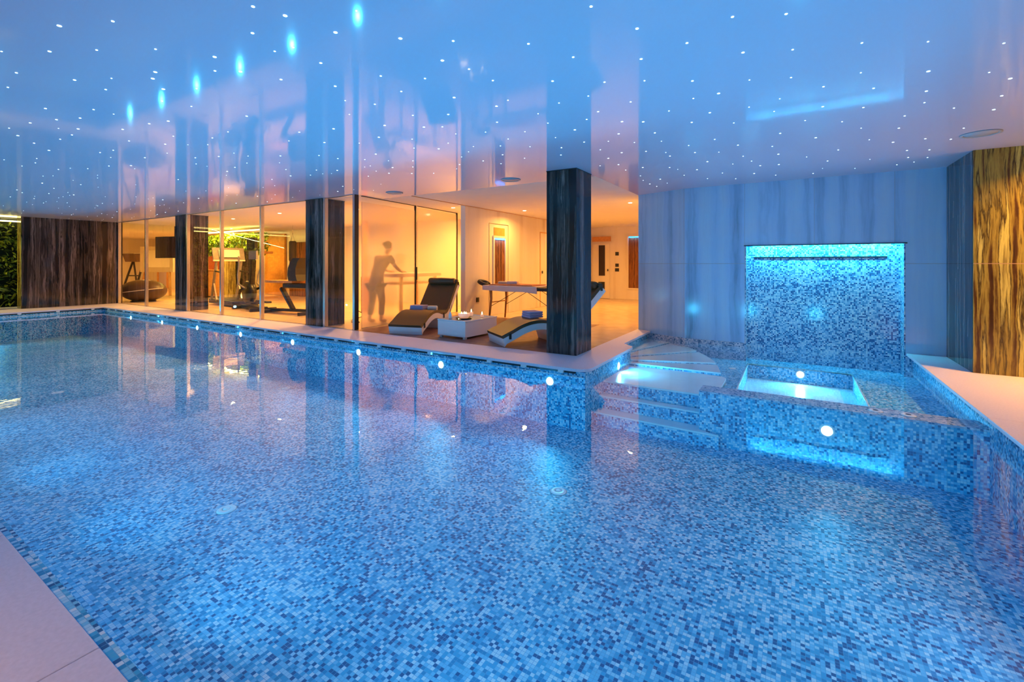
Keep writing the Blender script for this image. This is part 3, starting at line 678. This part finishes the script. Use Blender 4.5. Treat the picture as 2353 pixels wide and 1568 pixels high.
# ------------------------------------------------------------------ lounge walls
def mirror_panel(name, loc, rz, w, h, label, blue=True):
    """tall narrow mirror built as a brown drape, its reflected blue added as glow"""
    r = thing(name, label, 'drape panel', loc, rz)
    MB().box(-w/2-.05, -w/2, -.03, 0, -.05, h+.05).box(w/2, w/2+.05, -.03, 0, -.05, h+.05).box(-w/2, w/2, -.03, 0, h, h+.05).box(-w/2, w/2, -.03, 0, -.05, 0).build('frame', M['warm_marble'], r)
    mb = MB(); n = 60; v = []; f = []
    for i in range(n+1):
        x = -w/2+w*i/n; y = -.010+.006*math.sin(i*.9)+.003*math.sin(i*2.3+1)
        v += [(x, y, 0), (x+.008*math.sin(i*.5), y, h)]
    for i in range(n): f.append((2*i, 2*i+2, 2*i+3, 2*i+1))
    k = len(v); v += [(x, -.0005, z) for x, _, z in v]
    f += [(a+k, d+k, c+k, b_+k) for a, b_, c, d in f]
    f += [(0, 1, 1+k, k), (2*n, 2*n+k, 2*n+1+k, 2*n+1)]
    mb.add(v, f).build('drape', M['drape'], r, smooth=True)  # brown stripes stand in for the mirrored view
    if blue: MB().box(-w/2+.005, w/2-.005, -.024, -.020, h-.05, h-.005).build('blue_reflection_strip', M['blue_reflection'], r); area('blue_reflection_light', (0, -.05, h-.02), 1.6, (.03, .35, 1), w*.8, (R(25), 0, 0), 'RECTANGLE', .02, parent=r)  # blue strip and lamp added to imitate the mirrored blue
    return r
mirror_panel('mirror_stand_in', (-6.449, 9.83, .78), R(90), .50, 1.18, 'tall narrow mirror built as a brown drape with added blue top glow above the massage table')
o = MB().box(-6.449, -6.44, 9.58, 10.08, 2.02, 2.22).build('wall_panel', M['wood']); tag(o, 'square honey coloured panel above the narrow drape-filled mirror', 'panel')
mirror_panel('mirror_stand_in', (-4.82, 16.199, .42), 0, .44, 1.86, 'mirror built as a brown drape with added blue top glow beside the marble wing wall')
# door in the long wall: frame and hairline leaf
o = MB().box(-6.449, -6.442, 9.36, 9.375, .01, 2.32).box(-6.449, -6.442, 9.375, 10.25, 2.305, 2.32).box(-6.449, -6.442, 10.25, 10.265, .01, 2.32).build('door_1', M['steel']); struct(o)
o = MB().box(-6.449, -6.440, 12.05, 12.08, .01, 2.25).box(-6.449, -6.440, 12.08, 12.9, 2.22, 2.25).box(-6.449, -6.440, 12.9, 12.93, .01, 2.25).build('door_2', M['wood']); struct(o)
MB().tube([(-6.42, 12.16, 1.0), (-6.42, 12.16, 1.08)], .02, 8).build('door_handle', M['black'], o)
# back wall door with narrow glass
o = MB().box(-6.40, -5.74, 16.17, 16.199, .01, 2.05).build('door_3', M['warm_marble']); struct(o)
MB().box(-6.40, -5.70, 16.12, 16.199, 2.12, 2.30).build('lintel', M['leg_wood'], o)
MB().box(-6.16, -5.92, 16.155, 16.169, .85, 1.98).build('narrow_glass', M['screen'], o)
MB().box(-6.17, -5.93, 16.15, 16.169, .36, .62).build('letter_plate', M['black'], o)
MB().tube([(-5.80, 16.13, 1.02), (-5.80, 16.13, 1.10)], .02, 8).build('door_handle', M['black'], o)
def plate(x, y, z, face, w, h, label):
    o = thing('wall_switch', label, 'switch', (x, y, z), {'Y': 0, 'X': R(90)}[face])
    MB().box(-w/2, w/2, -.012, 0, -h/2, h/2, bev=.003).build('frame', M['black'], o)
    MB().box(-w/2+.02, w/2-.02, -.018, -.0125, -h/2+.02, h/2-.02, bev=.002).build('rocker', M['dark_steel'], o)
plate(-5.47, 16.199, 1.66, 'Y', .13, .13, 'dark square switch, highest of the three on the far back wall')
plate(-5.47, 16.199, 1.24, 'Y', .13, .12, 'dark square switch, middle of the three on the far back wall')
plate(-5.47, 16.199, 1.07, 'Y', .15, .12, 'dark wide switch, lowest of the three on the far back wall')
plate(-6.449, 8.88, .43, 'X', .11, .11, 'dark square socket low on the cream wall left of the massage table')

# ------------------------------------------------------------------ ceiling fittings
def speaker(x, y, label, rr=.16):
    r = thing('ceiling_speaker', label, 'ceiling speaker', (x, y, CZ))
    MB().lathe([(rr, -.001), (rr, -.010), (rr-.02, -.014), (rr-.03, -.010), (rr-.03, -.001)], seg=36).build('rim', M['grey_plastic'], r)
    MB().lathe([(rr-.032, -.001), (rr-.032, -.007), (.03, -.010), (0, -.011)], seg=36).build('grille', M['grey_plastic'], r)
speaker(-6.45, 6.20, 'round ceiling speaker above the frosted glass panel')
speaker(-3.86, 6.22, 'round ceiling speaker just left of the big column')
speaker(1.66, 6.57, 'round ceiling speaker in front of the warm-lit right stone wall')
star_me = None
pts = [tuple(map(float, p.split(','))) for p in STARS.split(';')]
rnd = random.Random(5)
def far_ok(x, y, d=.11): return all((x-a)**2+(y-b)**2 > d*d for a, b in pts)
def hidden(x, y): return (x < -2.5 and x > -3.2 and y > 5.8) or (y > 5.85 and x < -7.2)
while len(pts) < 300:
    x = rnd.uniform(-17, -6.5); y = rnd.uniform(1.2, 5.8)
    if y < -x*.18-.3: continue
    if far_ok(x, y, .25) and not hidden(x, y): pts.append((x, y))
GS = 'starlights scattered over the pool ceiling'
for i, (x, y) in enumerate(pts[:300]):
    if star_me is None:
        mb = MB().lathe([(.0115, -.0008), (.0125, -.0022), (.0105, -.0034), (.0078, -.0028), (.0078, -.0008)], seg=14, mi=0)
        mb.lathe([(.0076, -.0008), (.0076, -.0018), (.0012, -.0022)], seg=10, mi=1)
        o = mb.build('starlight', [M['star'], M['star_core']], loc=(x, y, CZ)); star_me = o.data
    else:
        o = bpy.data.objects.new('starlight', star_me); COL.objects.link(o); o.location = (x, y, CZ)
    s = rnd.choice([.42, .5, .6, .72, .88]); o.scale = (s, s, 1)
    tag(o, 'tiny starlight set in the blue pool ceiling', 'starlight', GS)
mb = MB(); k = 0
while k < 110:
    x = rnd.uniform(-19.5, -5); y = rnd.uniform(.8, 5.8)
    if hidden(x, y) or not far_ok(x, y, .12): continue
    pts.append((x, y)); k += 1
    mb.lathe([(.005, -.0008), (.006, -.0020), (.002, -.0025)], (x, y, CZ), 6)
o = mb.build('distant_starlights', M['star']); tag(o, 'dense far-off speckle of starlights over the far left end of the pool', 'starlight', kind='stuff')

# ------------------------------------------------------------------ pool fittings
def floor_disc(x, y, z, label, rr=.072, hole=False):
    r = thing('pool_inlet', label, 'pool inlet', (x, y, z))
    MB().lathe([(0, 0), (rr, 0), (rr, .004), (rr*.8, .010), (rr*.45, .011), (rr*.42, .006), (0, .006)], seg=32).build('flange', M['inlet_white'], r)
    MB().lathe([(rr+.001, 0), (rr+.006, 0), (rr+.006, .002), (rr+.001, .002)], seg=32).build('seal_ring', M['grey_plastic'], r)
    MB().lathe([(0, .0065), (rr*.36, .0065), (rr*.34, .013), (0, .015)], seg=24).build('cap', M['black'] if hole else M['inlet_white'], r)
    if not hole: MB().tube([(rr*.42*math.cos(t), rr*.42*math.sin(t), .0095) for t in [PI+.3+i*.28 for i in range(10)]], .0022, 5).build('slot', M['grey_plastic'], r)
floor_disc(-4.051, 1.996, PF, 'white round floor inlet in the lower left of the pool, nearest the front deck')
floor_disc(-1.811, 3.738, PF, 'white round floor inlet in the middle of the pool floor')
floor_disc(-7.149, 4.455, PF, 'white round floor inlet in front of the dark column reflection')
floor_disc(-10.023, 2.385, PF, 'white round floor inlet at the far left of the pool')
floor_disc(.70, 5.745, -.165, 'white jet nozzle on the spa divider, the left one of the pair', .06, True)
floor_disc(.95, 5.745, -.165, 'white jet nozzle on the spa divider, the right one of the pair', .06, True)
floor_disc(.088, 7.30, PZ, 'white drain disc in the floor of the spa pit', .075)
floor_disc(-.80, 7.85, BZ, 'white round inlet on the ledge beside the fan-shaped steps', .05)
# white spacer blocks hanging under the long coping
sp0 = None
for i in range(28):
    x = -2.48-i*.545
    if x < -17.3: break
    if sp0 is None: sp0 = MB().box(-.036, .036, -.002, .033, -.034, 0, bev=.003).build('coping_spacer', M['white_plastic'], loc=(x, 5.181, -.0355)); o = sp0
    else: o = sp0.copy(); COL.objects.link(o); o.location = (x, 5.181, -.0355)
    tag(o, 'small white block under the lip of the long coping', 'spacer block', 'white blocks under the long coping')
for i in range(6):
    o = sp0.copy(); COL.objects.link(o); o.location = (-17.601, 1.2+i*.75, -.0355); o.rotation_euler = (0, 0, R(90))
    tag(o, 'small white block under the lip of the short left coping', 'spacer block', 'white blocks under the short left coping')
# ------------------------------------------------------------------ planting
def foliage(name, x0, x1, y0, y1, z0, z1, n, ms, label=None, parent=None, size=.05, seed=3):
    rn = random.Random(seed); mb = MB()
    for i in range(n):
        c = Vector((rn.uniform(x0, x1), rn.uniform(y0, y1), rn.uniform(z0, z1)))
        s = size*rn.uniform(.5, 1.4)
        q = Matrix.Rotation(rn.uniform(0, 2*PI), 3, 'Z') @ Matrix.Rotation(rn.uniform(-1.1, 1.1), 3, 'X') @ Matrix.Rotation(rn.uniform(-.9, .9), 3, 'Y')
        v = [q @ Vector(p)*s+c for p in ((0, -1, 0), (.42, -.2, .12), (.3, .5, .1), (0, 1, -.15), (-.3, .5, .1), (-.42, -.2, .12), (0, 0, 0))]
        mb.add(v, [(0, 1, 6), (1, 2, 6), (2, 3, 6), (3, 4, 6), (4, 5, 6), (5, 0, 6)], 0 if rn.random() < .55 else 1)
    bm = mb.bm; me = bpy.data.meshes.new(name); bm.to_mesh(me); bm.free()
    for m in ms: me.materials.append(m)
    o = bpy.data.objects.new(name, me); COL.objects.link(o)
    if parent: o.parent = parent
    return o
r = thing('green_wall', 'lit vertical garden of leaves left of the dark stone wall', 'green wall', (-20.1, 2.4, 0))
MB().box(-.08, 0, -3.2, 3.2, .0, 2.5).build('backing', M['soil'], r)
f = foliage('foliage', .01, .25, -3.1, 3.2, .05, 2.5, 3800, [M['leaf_a'], M['leaf_b']], parent=r, size=.075); f['kind'] = 'stuff'
MB().box(.02, .06, -3.2, 3.2, 2.56, 2.60).build('light_strip', M['warm_led'], r)
area('green_wall_light', (.40, 0, 2.58), 130, (1, .82, .25), 5.5, (0, R(-12), R(90)), 'RECTANGLE', .06, parent=r)
r = thing('potted_palm', 'spiky palm fronds low in front of the vertical garden at the left edge', 'plant', (-19.22, 3.12, 0))
MB().lathe([(0, 0), (.14, 0), (.18, .34), (.15, .34), (0, .30)], seg=20).build('pot', M['black'], r)
mb = MB()
for i in range(26):
    a = i*2.4; ln = .5+.25*((i*7) % 5)/5; d = Vector((math.cos(a), math.sin(a), 0))
    pts_ = [Vector((0, 0, .32))+d*ln*t*.7+Vector((0, 0, ln*(1.3*t-1.0*t*t))) for t in (0, .3, .6, .85, 1)]
    mb.tube(pts_, [.012, .02, .018, .01, .002], 4)
mb.build('fronds', M['leaf_b'], r)
# ------------------------------------------------------------------ gym
r = thing('green_reflection_planter', 'added yellow-green planter shelf in place of the green wall reflected in the gym glass', 'planter', (-18.9, 9.4, 0))  # added object imitating the green wall's reflection in the glazing
MB().box(-2.7, 2.7, -.15, .2, 1.66, 1.74).build('shelf', M['leg_wood'], r)
f = foliage('foliage', -2.7, 2.6, -.25, .15, 1.62, 2.42, 2200, [M['leaf_a'], M['leaf_b']], parent=r, size=.085, seed=8); f['kind'] = 'stuff'
MB().box(-2.7, 2.7, -.28, -.24, 2.50, 2.54).build('light_strip', M['warm_led'], r)
area('green_reflection_light', (0, -.34, 2.48), 90, (1, .85, .15), 5.0, (R(8), 0, 0), 'RECTANGLE', .06, parent=r)  # lamp added to make the imitated reflection glow
r = thing('gym_cabinet', 'honey wood cabinet behind the treadmill under the added planter shelf', 'cabinet', (-18.0, 9.0, 0))
MB().box(-1.25, 1.25, -.25, .25, .06, 1.03, bev=.004).build('carcass', M['wood'], r)
MB().box(-1.29, 1.29, -.29, .27, 1.031, 1.06, bev=.004).build('top', M['leg_wood'], r)
MB().box(-1.2, 1.2, -.2, .2, 0, .059).build('plinth', M['black'], r)
for k in range(3):
    d = MB().box(-1.22+k*.82, -.43+k*.82, -.268, -.252, .10, 1.0, bev=.003).build('door', M['wood'], r)
    MB().tube([(-.50+k*.82, -.285, .5), (-.50+k*.82, -.285, .64)], .008, 6).build('handle', M['chrome'], d)
b0 = None
for k in range(8):
    x = -19.0+k*.26; s = 1.0-.12*(k % 3)
    if b0 is None:
        b0 = MB().lathe([(0, 0), (.035, 0), (.037, .01), (.035, .16), (.015, .19), (.015, .23), (0, .23)], seg=14).build('bottle', M['bottle']); o = b0
    else: o = b0.copy(); COL.objects.link(o)
    o.location = (x, 9.0+.05*(k % 2), 1.061); o.scale = (1, 1, s)
    tag(o, 'small pale bottle standing on the gym cabinet', 'bottle', 'bottles on the gym cabinet')
# dark oval pod
r = thing('oval_pod', 'low dark brown oval pod lounge with a pale curved seam behind the left glass', 'pod seat', (-18.97, 6.66, 0), R(31.7))
bm = bmesh.new(); bmesh.ops.create_uvsphere(bm, u_segments=36, v_segments=20, radius=1)
for v in bm.verts: v.co = Vector((v.co.x*.75, v.co.y*.46, v.co.z*.375+.375))
for f_ in bm.faces: f_.smooth = True
mb = MB(); mb.merge(bm); mb.build('shell', M['brown_vinyl'], r)
mb = MB().tube([(.765*math.cos(t), -.475*math.sin(t), .375+.09*math.cos(t)) for t in [PI*i/30 for i in range(2, 29)]], .013, 6); mb.build('pale_seam', M['cream_towel'], r)
MB().lathe([(.35, 0), (.36, .03), (.30, .05), (0, .05)], seg=24).build('base_ring', M['dark_steel'], r)
# television
r = thing('television', 'dark flat television hanging from the gym ceiling beside the far column', 'television', (-19.0, 7.6, 0), R(14))
MB().box(-.92, .92, -.04, .04, 1.50, 2.28, bev=.008).build('casing', M['black'], r)
MB().box(-.89, .89, -.048, -.0405, 1.54, 2.25).build('screen', M['screen'], r)
MB().tube([(0, .02, 2.28), (0, .02, CZ-.002)], .025, 10).build('ceiling_rod', M['dark_steel'], r)
# exercise machine at the far left
def upright_machine(loc, rz, label):
    r = thing('step_machine', label, 'exercise machine', loc, rz)
    MB().prism([(-.40, -.35), (.40, -.35), (.30, .35), (-.30, .35)], .0, .10).build('base', M['grey_screen'], r)
    MB().sweep([(-.34, 1.74), (.34, 1.74), (.20, 1.38), (-.20, 1.38)], -.34, .34).build('console_shell', M['brown_vinyl'], r)
    MB().box(-.38, .38, -.38, .38, 1.741, 1.775, bev=.006).build('console_top', M['grey_screen'], r)
    for s in (-1, 1):
        MB().bar((s*.30, .10, 1.38), (s*.36, -.30, .10), .06).build('upright', M['dark_steel'], r)
        MB().bar((s*.30, .15, 1.38), (s*.30, .32, .10), .05).build('rear_upright', M['dark_steel'], r)
    MB().bar((-.34, -.12, .75), (.34, -.12, .75), .05).build('cross_bar', M['dark_steel'], r)
    return r
upright_machine((-25.6, 8.7, 0), R(20), 'machine with a tub-shaped console on slanted legs at the far left of the gym')
r = thing('framed_mirror_stand', 'pale square framed mirror on dark slanted legs left of the far column', 'mirror', (-22.3, 8.3, 0), R(25))
MB().box(-.75, -.60, -.04, .04, .95, 2.0).box(.60, .75, -.04, .04, .95, 2.0).box(-.599, .599, -.04, .04, .95, 1.15).box(-.599, .599, -.04, .04, 1.85, 2.0).build('frame', M['cream_towel'], r)
MB().box(-.60, .60, -.02, -.01, 1.15, 1.85).build('mirror_glass', M['chrome'], r)
for s in (-1, 1): MB().bar((s*.55, 0, .95), (s*.68, -.1, 0), .09).build('leg', M['leg_wood'], r)
r = thing('treadmill', 'treadmill with a wide tilted console behind the second window post', 'treadmill', (-15.0, 7.6, 0), R(-6))
MB().box(-.9, .95, -.38, .38, .04, .18, bev=.02).build('deck', M['black'], r)
MB().box(-.82, .55, -.26, .26, .181, .188).build('belt', M['dark_steel'], r)
for s in (-1, 1):
    MB().bar((-.72, s*.36, .15), (-.30, s*.36, 1.45), .06, .05).build('upright', M['grey_screen'], r)
    MB().bar((-.42, s*.36, 1.06), (.25, s*.36, 1.02), .035).build('handrail', M['dark_steel'], r)
    MB().bar((-.55, s*.36, .68), (-.28, s*.36, .12), .045).build('brace', M['steel'], r)
c = MB().bar((-.30, 0, 1.42), (-.42, 0, 1.80), .92, .05, bev=.01).build('console', M['grey_screen'], r)
MB().add([(x, y, z) for x, y, z in ((-.265, -.30, 1.50), (-.265, .30, 1.50), (-.345, .30, 1.74), (-.345, -.30, 1.74), (-.255, -.30, 1.50), (-.255, .30, 1.50), (-.335, .30, 1.74), (-.335, -.30, 1.74))], [(0, 1, 2, 3), (7, 6, 5, 4), (0, 4, 5, 1), (1, 5, 6, 2), (2, 6, 7, 3), (3, 7, 4, 0)]).build('console_screen', M['bottle'], c)
MB().bar((-.30, -.46, 1.40), (-.30, .46, 1.40), .05).build('console_rail', M['cream_towel'], r)
# cross trainer
r = thing('cross_trainer', 'dark cross trainer with an upright black screen beside the third window post', 'exercise machine', (-13.0, 7.1, 0), R(-8))
MB().box(-.55, .75, -.12, .12, .03, .12, bev=.02).bar((-.5, -.34, .05), (-.5, .34, .05), .08).bar((.72, -.34, .05), (.72, .34, .05), .08).build('base_frame', M['dark_steel'], r)
MB().lathe([(0, -.09), (.30, -.09), (.33, -.05), (.33, .05), (.30, .09), (0, .09)], (-.22, 0, .48), 28, axis='Y').build('flywheel_cover', M['black'], r)
MB().bar((-.10, 0, .35), (.05, 0, 1.42), .14, .12, bev=.02).build('mast', M['dark_steel'], r)
MB().box(-.26, .26, .0, .05, 1.42, 1.66).build('lower_console', M['grey_screen'], r)
c = MB().box(-.27, .27, -.05, .04, 1.66, 2.02, bev=.01).build('display', M['black'], r)
MB().box(-.24, .24, -.056, -.051, 1.69, 1.99).build('display_glass', M['screen'], c)
for s in (-1, 1):
    MB().tube([(-.20, s*.28, 1.50), (-.12, s*.30, 1.30), (-.30, s*.27, .95), (-.30, s*.25, .72), (.05, s*.22, .62)], .022, 8).build('arm_lever', M['grey_screen'], r)
    MB().tube([(.05, s*.20, .62), (-.30, s*.20, .55), (-.48, s*.20, .30)], .04, 8).build('crank_arm', M['dark_steel'], r)
    MB().box(.25, .62, s*.20-.07, s*.20+.07, .20, .25, bev=.01).build('pedal', M['black'], r)
# workout bench
r = thing('workout_bench', 'workout bench with a tall curved black backrest left of the dark column', 'exercise bench', (-10.95, 7.1, 0), R(5))
MB().sweep([(-.20, .80), (.20, .80), (.20, .86), (-.20, .86)], -.95, .10).build('seat_rail_pad', M['leg_wood'], r)
mb = MB(); v = []
prof = [(.02, .86), (-.02, 1.02), (0.0, 1.18), (.08, 1.34), (.18, 1.44)]
for x, z in prof: v += [(x, -.24, z), (x, .24, z), (x+.32-.10*(z-.86), .24, z), (x+.32-.10*(z-.86), -.24, z)]
f = []
for i in range(4):
    for k in range(4): f.append((4*i+k, 4*i+(k+1) % 4, 4*i+4+(k+1) % 4, 4*i+4+k))
f += [(3, 2, 1, 0), (16, 17, 18, 19)]
mb.add(v, f).build('backrest', M['black_fabric'], r)
MB().box(-.35, .62, -.14, .14, .66, .79, bev=.03).build('carriage', M['black'], r)
MB().bar((-.55, 0, .66), (-.10, 0, .10), .12, .08, bev=.01).build('front_strut', M['dark_steel'], r)
MB().bar((.42, 0, .70), (.50, 0, .12), .08, .08, bev=.01).build('rear_strut', M['dark_steel'], r)
MB().bar((-.98, 0, .07), (.55, 0, .10), .12, .07, bev=.015).bar((.50, -.32, .04), (.50, .32, .04), .08).bar((-.93, -.32, .04), (-.93, .32, .04), .08).build('floor_rail', M['dark_steel'], r)
MB().tube([(.62, 0, .72), (.66, 0, .45), (.56, 0, .12)], .018, 8).build('cable_guard', M['grey_screen'], r)
# punching bag
r = thing('punching_bag', 'slim black punching bag hanging behind the workout bench', 'punching bag', (-15.0, 9.6, 0))
MB().lathe([(0, 1.38), (.10, 1.38), (.125, 1.42), (.125, 2.05), (.10, 2.09), (0, 2.09)], seg=20).build('bag', M['black_fabric'], r)
for k in range(4):
    a = k*PI/2; MB().tube([(.09*math.cos(a), .09*math.sin(a), 2.09), (0, 0, 2.38)], .006, 5).build('chain', M['chrome'], r)
MB().tube([(0, 0, 2.38), (0, 0, CZ-.002)], .008, 6).build('hook', M['chrome'], r)
# gym back wall pieces
o = MB().box(-19.0, -17.6, 10.90, 10.99, .01, 2.52).build('tall_wood_panel', M['wood']); tag(o, 'tall honey wood wall panel behind the workout bench', 'wall panel')
o = MB().box(-17.3, -16.0, 10.93, 10.99, .01, 2.15).build('brown_curtain', M['drape']); tag(o, 'brown curtain on the gym back wall right of the wood panel', 'curtain')
o = MB().box(-15.7, -14.6, 10.94, 10.99, .01, 2.1).build('door_4', M['lilac_panel']); struct(o)
MB().box(-15.8, -15.7, 10.92, 10.99, .01, 2.2).box(-14.6, -14.5, 10.92, 10.99, .01, 2.2).box(-15.7, -14.6, 10.92, 10.99, 2.1, 2.2).build('door_frame', M['cream_towel'], o)
for nm, x, w_, m_, lab in (('door_5', -29.2, 1.0, 'lilac_panel', 0), ('door_6', -26.6, 1.0, 'lilac_panel', 0)):
    o = MB().box(x, x+w_, 10.94, 10.99, .01, 2.1).build(nm, M[m_]); struct(o)
    MB().box(x-.14, x, 10.90, 10.99, .01, 2.25).box(x+w_, x+w_+.14, 10.90, 10.99, .01, 2.25).box(x, x+w_, 10.90, 10.99, 2.1, 2.25).build('door_frame', M['wood'], o)
o = MB().box(-23.8, -22.8, 10.92, 10.99, .01, 1.9).build('terracotta_panel', M['red_panel']); tag(o, 'terracotta red panel left of the far dark column inside the gym', 'panel')
r = thing('wall_bar_post', 'thin yellow wooden post with a coiled spring behind the glass right of the dark column', 'exercise post', (-9.75, 8.3, 0))
MB().box(-.05, .05, -.05, .05, .95, 2.45).build('post', M['wood'], r)
MB().box(-.06, .30, -.08, .10, .0, .949, bev=.01).build('cabinet_base', M['leg_wood'], r)
MB().tube([(.22+.045*math.cos(t), -.02+.045*math.sin(t), 1.05+t*.0085) for t in [i*.5 for i in range(115)]], .011, 6).build('coil_spring', M['chrome'], r)
o = MB().tube([(-8.9, 7.6, .04), (-8.7, 7.2, .20), (-8.4, 6.9, .02), (-8.1, 6.75, .012)], .010, 6).tube([(-8.9, 7.5, .012), (-8.6, 6.95, .012), (-8.3, 6.7, .012), (-7.9, 6.55, .012)], .009, 6).build('power_cable', M['black']); tag(o, 'black cable trailing over the gym floor near the glass corner', 'cable')

# ------------------------------------------------------------------ treatment table and therapist behind the frosted glass
r = thing('treatment_table', 'high treatment couch behind the frosted glass in front of the standing person', 'massage table', (-8.15, 8.1, 0), R(4))
MB().box(-.36, .36, -.62, 1.1, .98, 1.07, bev=.03).build('padded_top', M['pink_sheet'], r)
for x in (-.30, .30):
    for y in (-.40, .9): MB().bar((x, y, 0), (x, y, .98), .06).build('leg', M['leg_wood'], r)
MB().box(-.30, .30, -.38, .88, .80, .84).build('shelf', M['leg_wood'], r)
def skin_body(name, nodes, edges, m, parent, sub=2):
    me = bpy.data.meshes.new(name); me.from_pydata([n[0] for n in nodes], edges, [])
    o = bpy.data.objects.new(name, me); COL.objects.link(o); o.parent = parent
    me.materials.append(m)
    md = o.modifiers.new('skin', 'SKIN'); md.use_smooth_shade = True
    sv = me.skin_vertices[0].data
    for i, n in enumerate(nodes): sv[i].radius = n[1] if isinstance(n[1], tuple) else (n[1], n[1])
    sv[0].use_root = True
    s = o.modifiers.new('sub', 'SUBSURF'); s.levels = sub; s.render_levels = sub
    return o
def chain(base, pts, rad, nodes, edges):
    last = base
    for p, r_ in zip(pts, rad):
        nodes.append((p, r_)); edges.append((last, len(nodes)-1)); last = len(nodes)-1
    return last
# the person stands at local origin, leaning forward towards +Y with hands on the couch
per = thing('person', 'person in dark red clothing leaning over a couch, blurred by the frosted glass', 'person', (-7.86, 7.02, 0), R(4))
nodes = [((0, -.02, .95), (.15, .11))]; edges = []
ch = chain(0, [(0, .03, 1.10), (0, .12, 1.28), (0, .22, 1.42)], [(.13, .10), (.16, .11), (.15, .10)], nodes, edges)
nk = chain(ch, [(0, .29, 1.50), (0, .335, 1.555)], [.055, .052], nodes, edges)
chain(nk, [(0, .37, 1.62), (0, .39, 1.70), (0, .37, 1.765)], [(.070, .080), (.078, .092), (.055, .065)], nodes, edges)
hands = []
for s in (-1, 1):
    sh_ = chain(ch, [(s*.17, .23, 1.43), (s*.21, .36, 1.24), (s*.20, .52, 1.14), (s*.19, .60, 1.115), (s*.185, .66, 1.11)], [.062, .046, .034, .026, (.036, .018)], nodes, edges)
    hands.append(sh_)
    hp = nodes[sh_][0]
    for k in range(4):
        x = hp[0]+s*(-.027+.018*k); ln = [.062, .074, .068, .052][k]
        chain(sh_, [(x, hp[1]+.035, hp[2]+.003), (x, hp[1]+.035+ln*.6, hp[2]-.004), (x, hp[1]+.035+ln, hp[2]-.018)], [.0095, .009, .008], nodes, edges)
    chain(sh_, [(hp[0]-s*.035, hp[1]-.01, hp[2]-.004), (hp[0]-s*.058, hp[1]+.02, hp[2]-.012)], [.011, .009], nodes, edges)
for s in (-1, 1):
    an = chain(0, [(s*.10, -.02, .88), (s*.11, .02+.03*s, .50), (s*.11, -.04+.06*s, .10), (s*.11, -.05+.06*s, .045)], [.092, .058, .040, .038], nodes, edges)
    a_ = nodes[an][0]; chain(an, [(a_[0], a_[1]+.10, .035), (a_[0], a_[1]+.18, .028)], [.038, .028], nodes, edges)
skin_body('body', nodes, edges, M['skin'], per)
# clothing over the body
tn = [((0, -.02, .95), (.175, .135))]; te = []
c1 = chain(0, [(0, .03, 1.10), (0, .12, 1.28), (0, .21, 1.41)], [(.155, .125), (.18, .132), (.165, .118)], tn, te)
chain(0, [(0, -.02, .80)], [(.19, .15)], tn, te)
for s in (-1, 1): chain(c1, [(s*.18, .23, 1.43), (s*.205, .32, 1.30)], [.080, .064], tn, te)
skin_body('tunic', tn, te, M['tunic'], per)
pn = [((0, -.02, .86), (.165, .125))]; pe = []
for s in (-1, 1): chain(0, [(s*.10, -.01, .78), (s*.11, .02+.03*s, .50), (s*.11, -.03+.06*s, .14)], [.105, .078, .066], pn, pe)
skin_body('trousers', pn, pe, M['trousers'], per)
hd = bmesh.new(); bmesh.ops.create_uvsphere(hd, u_segments=20, v_segments=14, radius=1)
for v in hd.verts: v.co = Vector((v.co.x*.088, v.co.y*.105+.355, v.co.z*.10+1.72))
bmesh.ops.delete(hd, geom=[v for v in hd.verts if v.co.y > .40 and v.co.z < 1.74], context='VERTS')
mb = MB(); mb.merge(hd); mb.lathe([(0, -.05), (.035, -.03), (.042, 0), (.03, .035), (0, .045)], (0, .235, 1.745), 14); mb.build('hair', M['hair'], per, smooth=True)
mb = MB().lathe([(0.002, -.02), (.014, -.008), (.012, .012), (.002, .02)], (0, .482, 1.655), 8)
mb.build('nose', M['skin'], per)
for s in (-1, 1):
    MB().lathe([(0, -.008), (.010, 0), (0, .008)], (s*.032, .462, 1.70), 8).build('eye', M['white_plastic'], per)
    MB().lathe([(0, -.028), (.012, 0), (0, .028)], (s*.085, .385, 1.685), 8).build('ear', M['skin'], per)
MB().bar((-.022, .462, 1.615), (.022, .462, 1.615), .010, .006).build('mouth', M['tunic'], per)
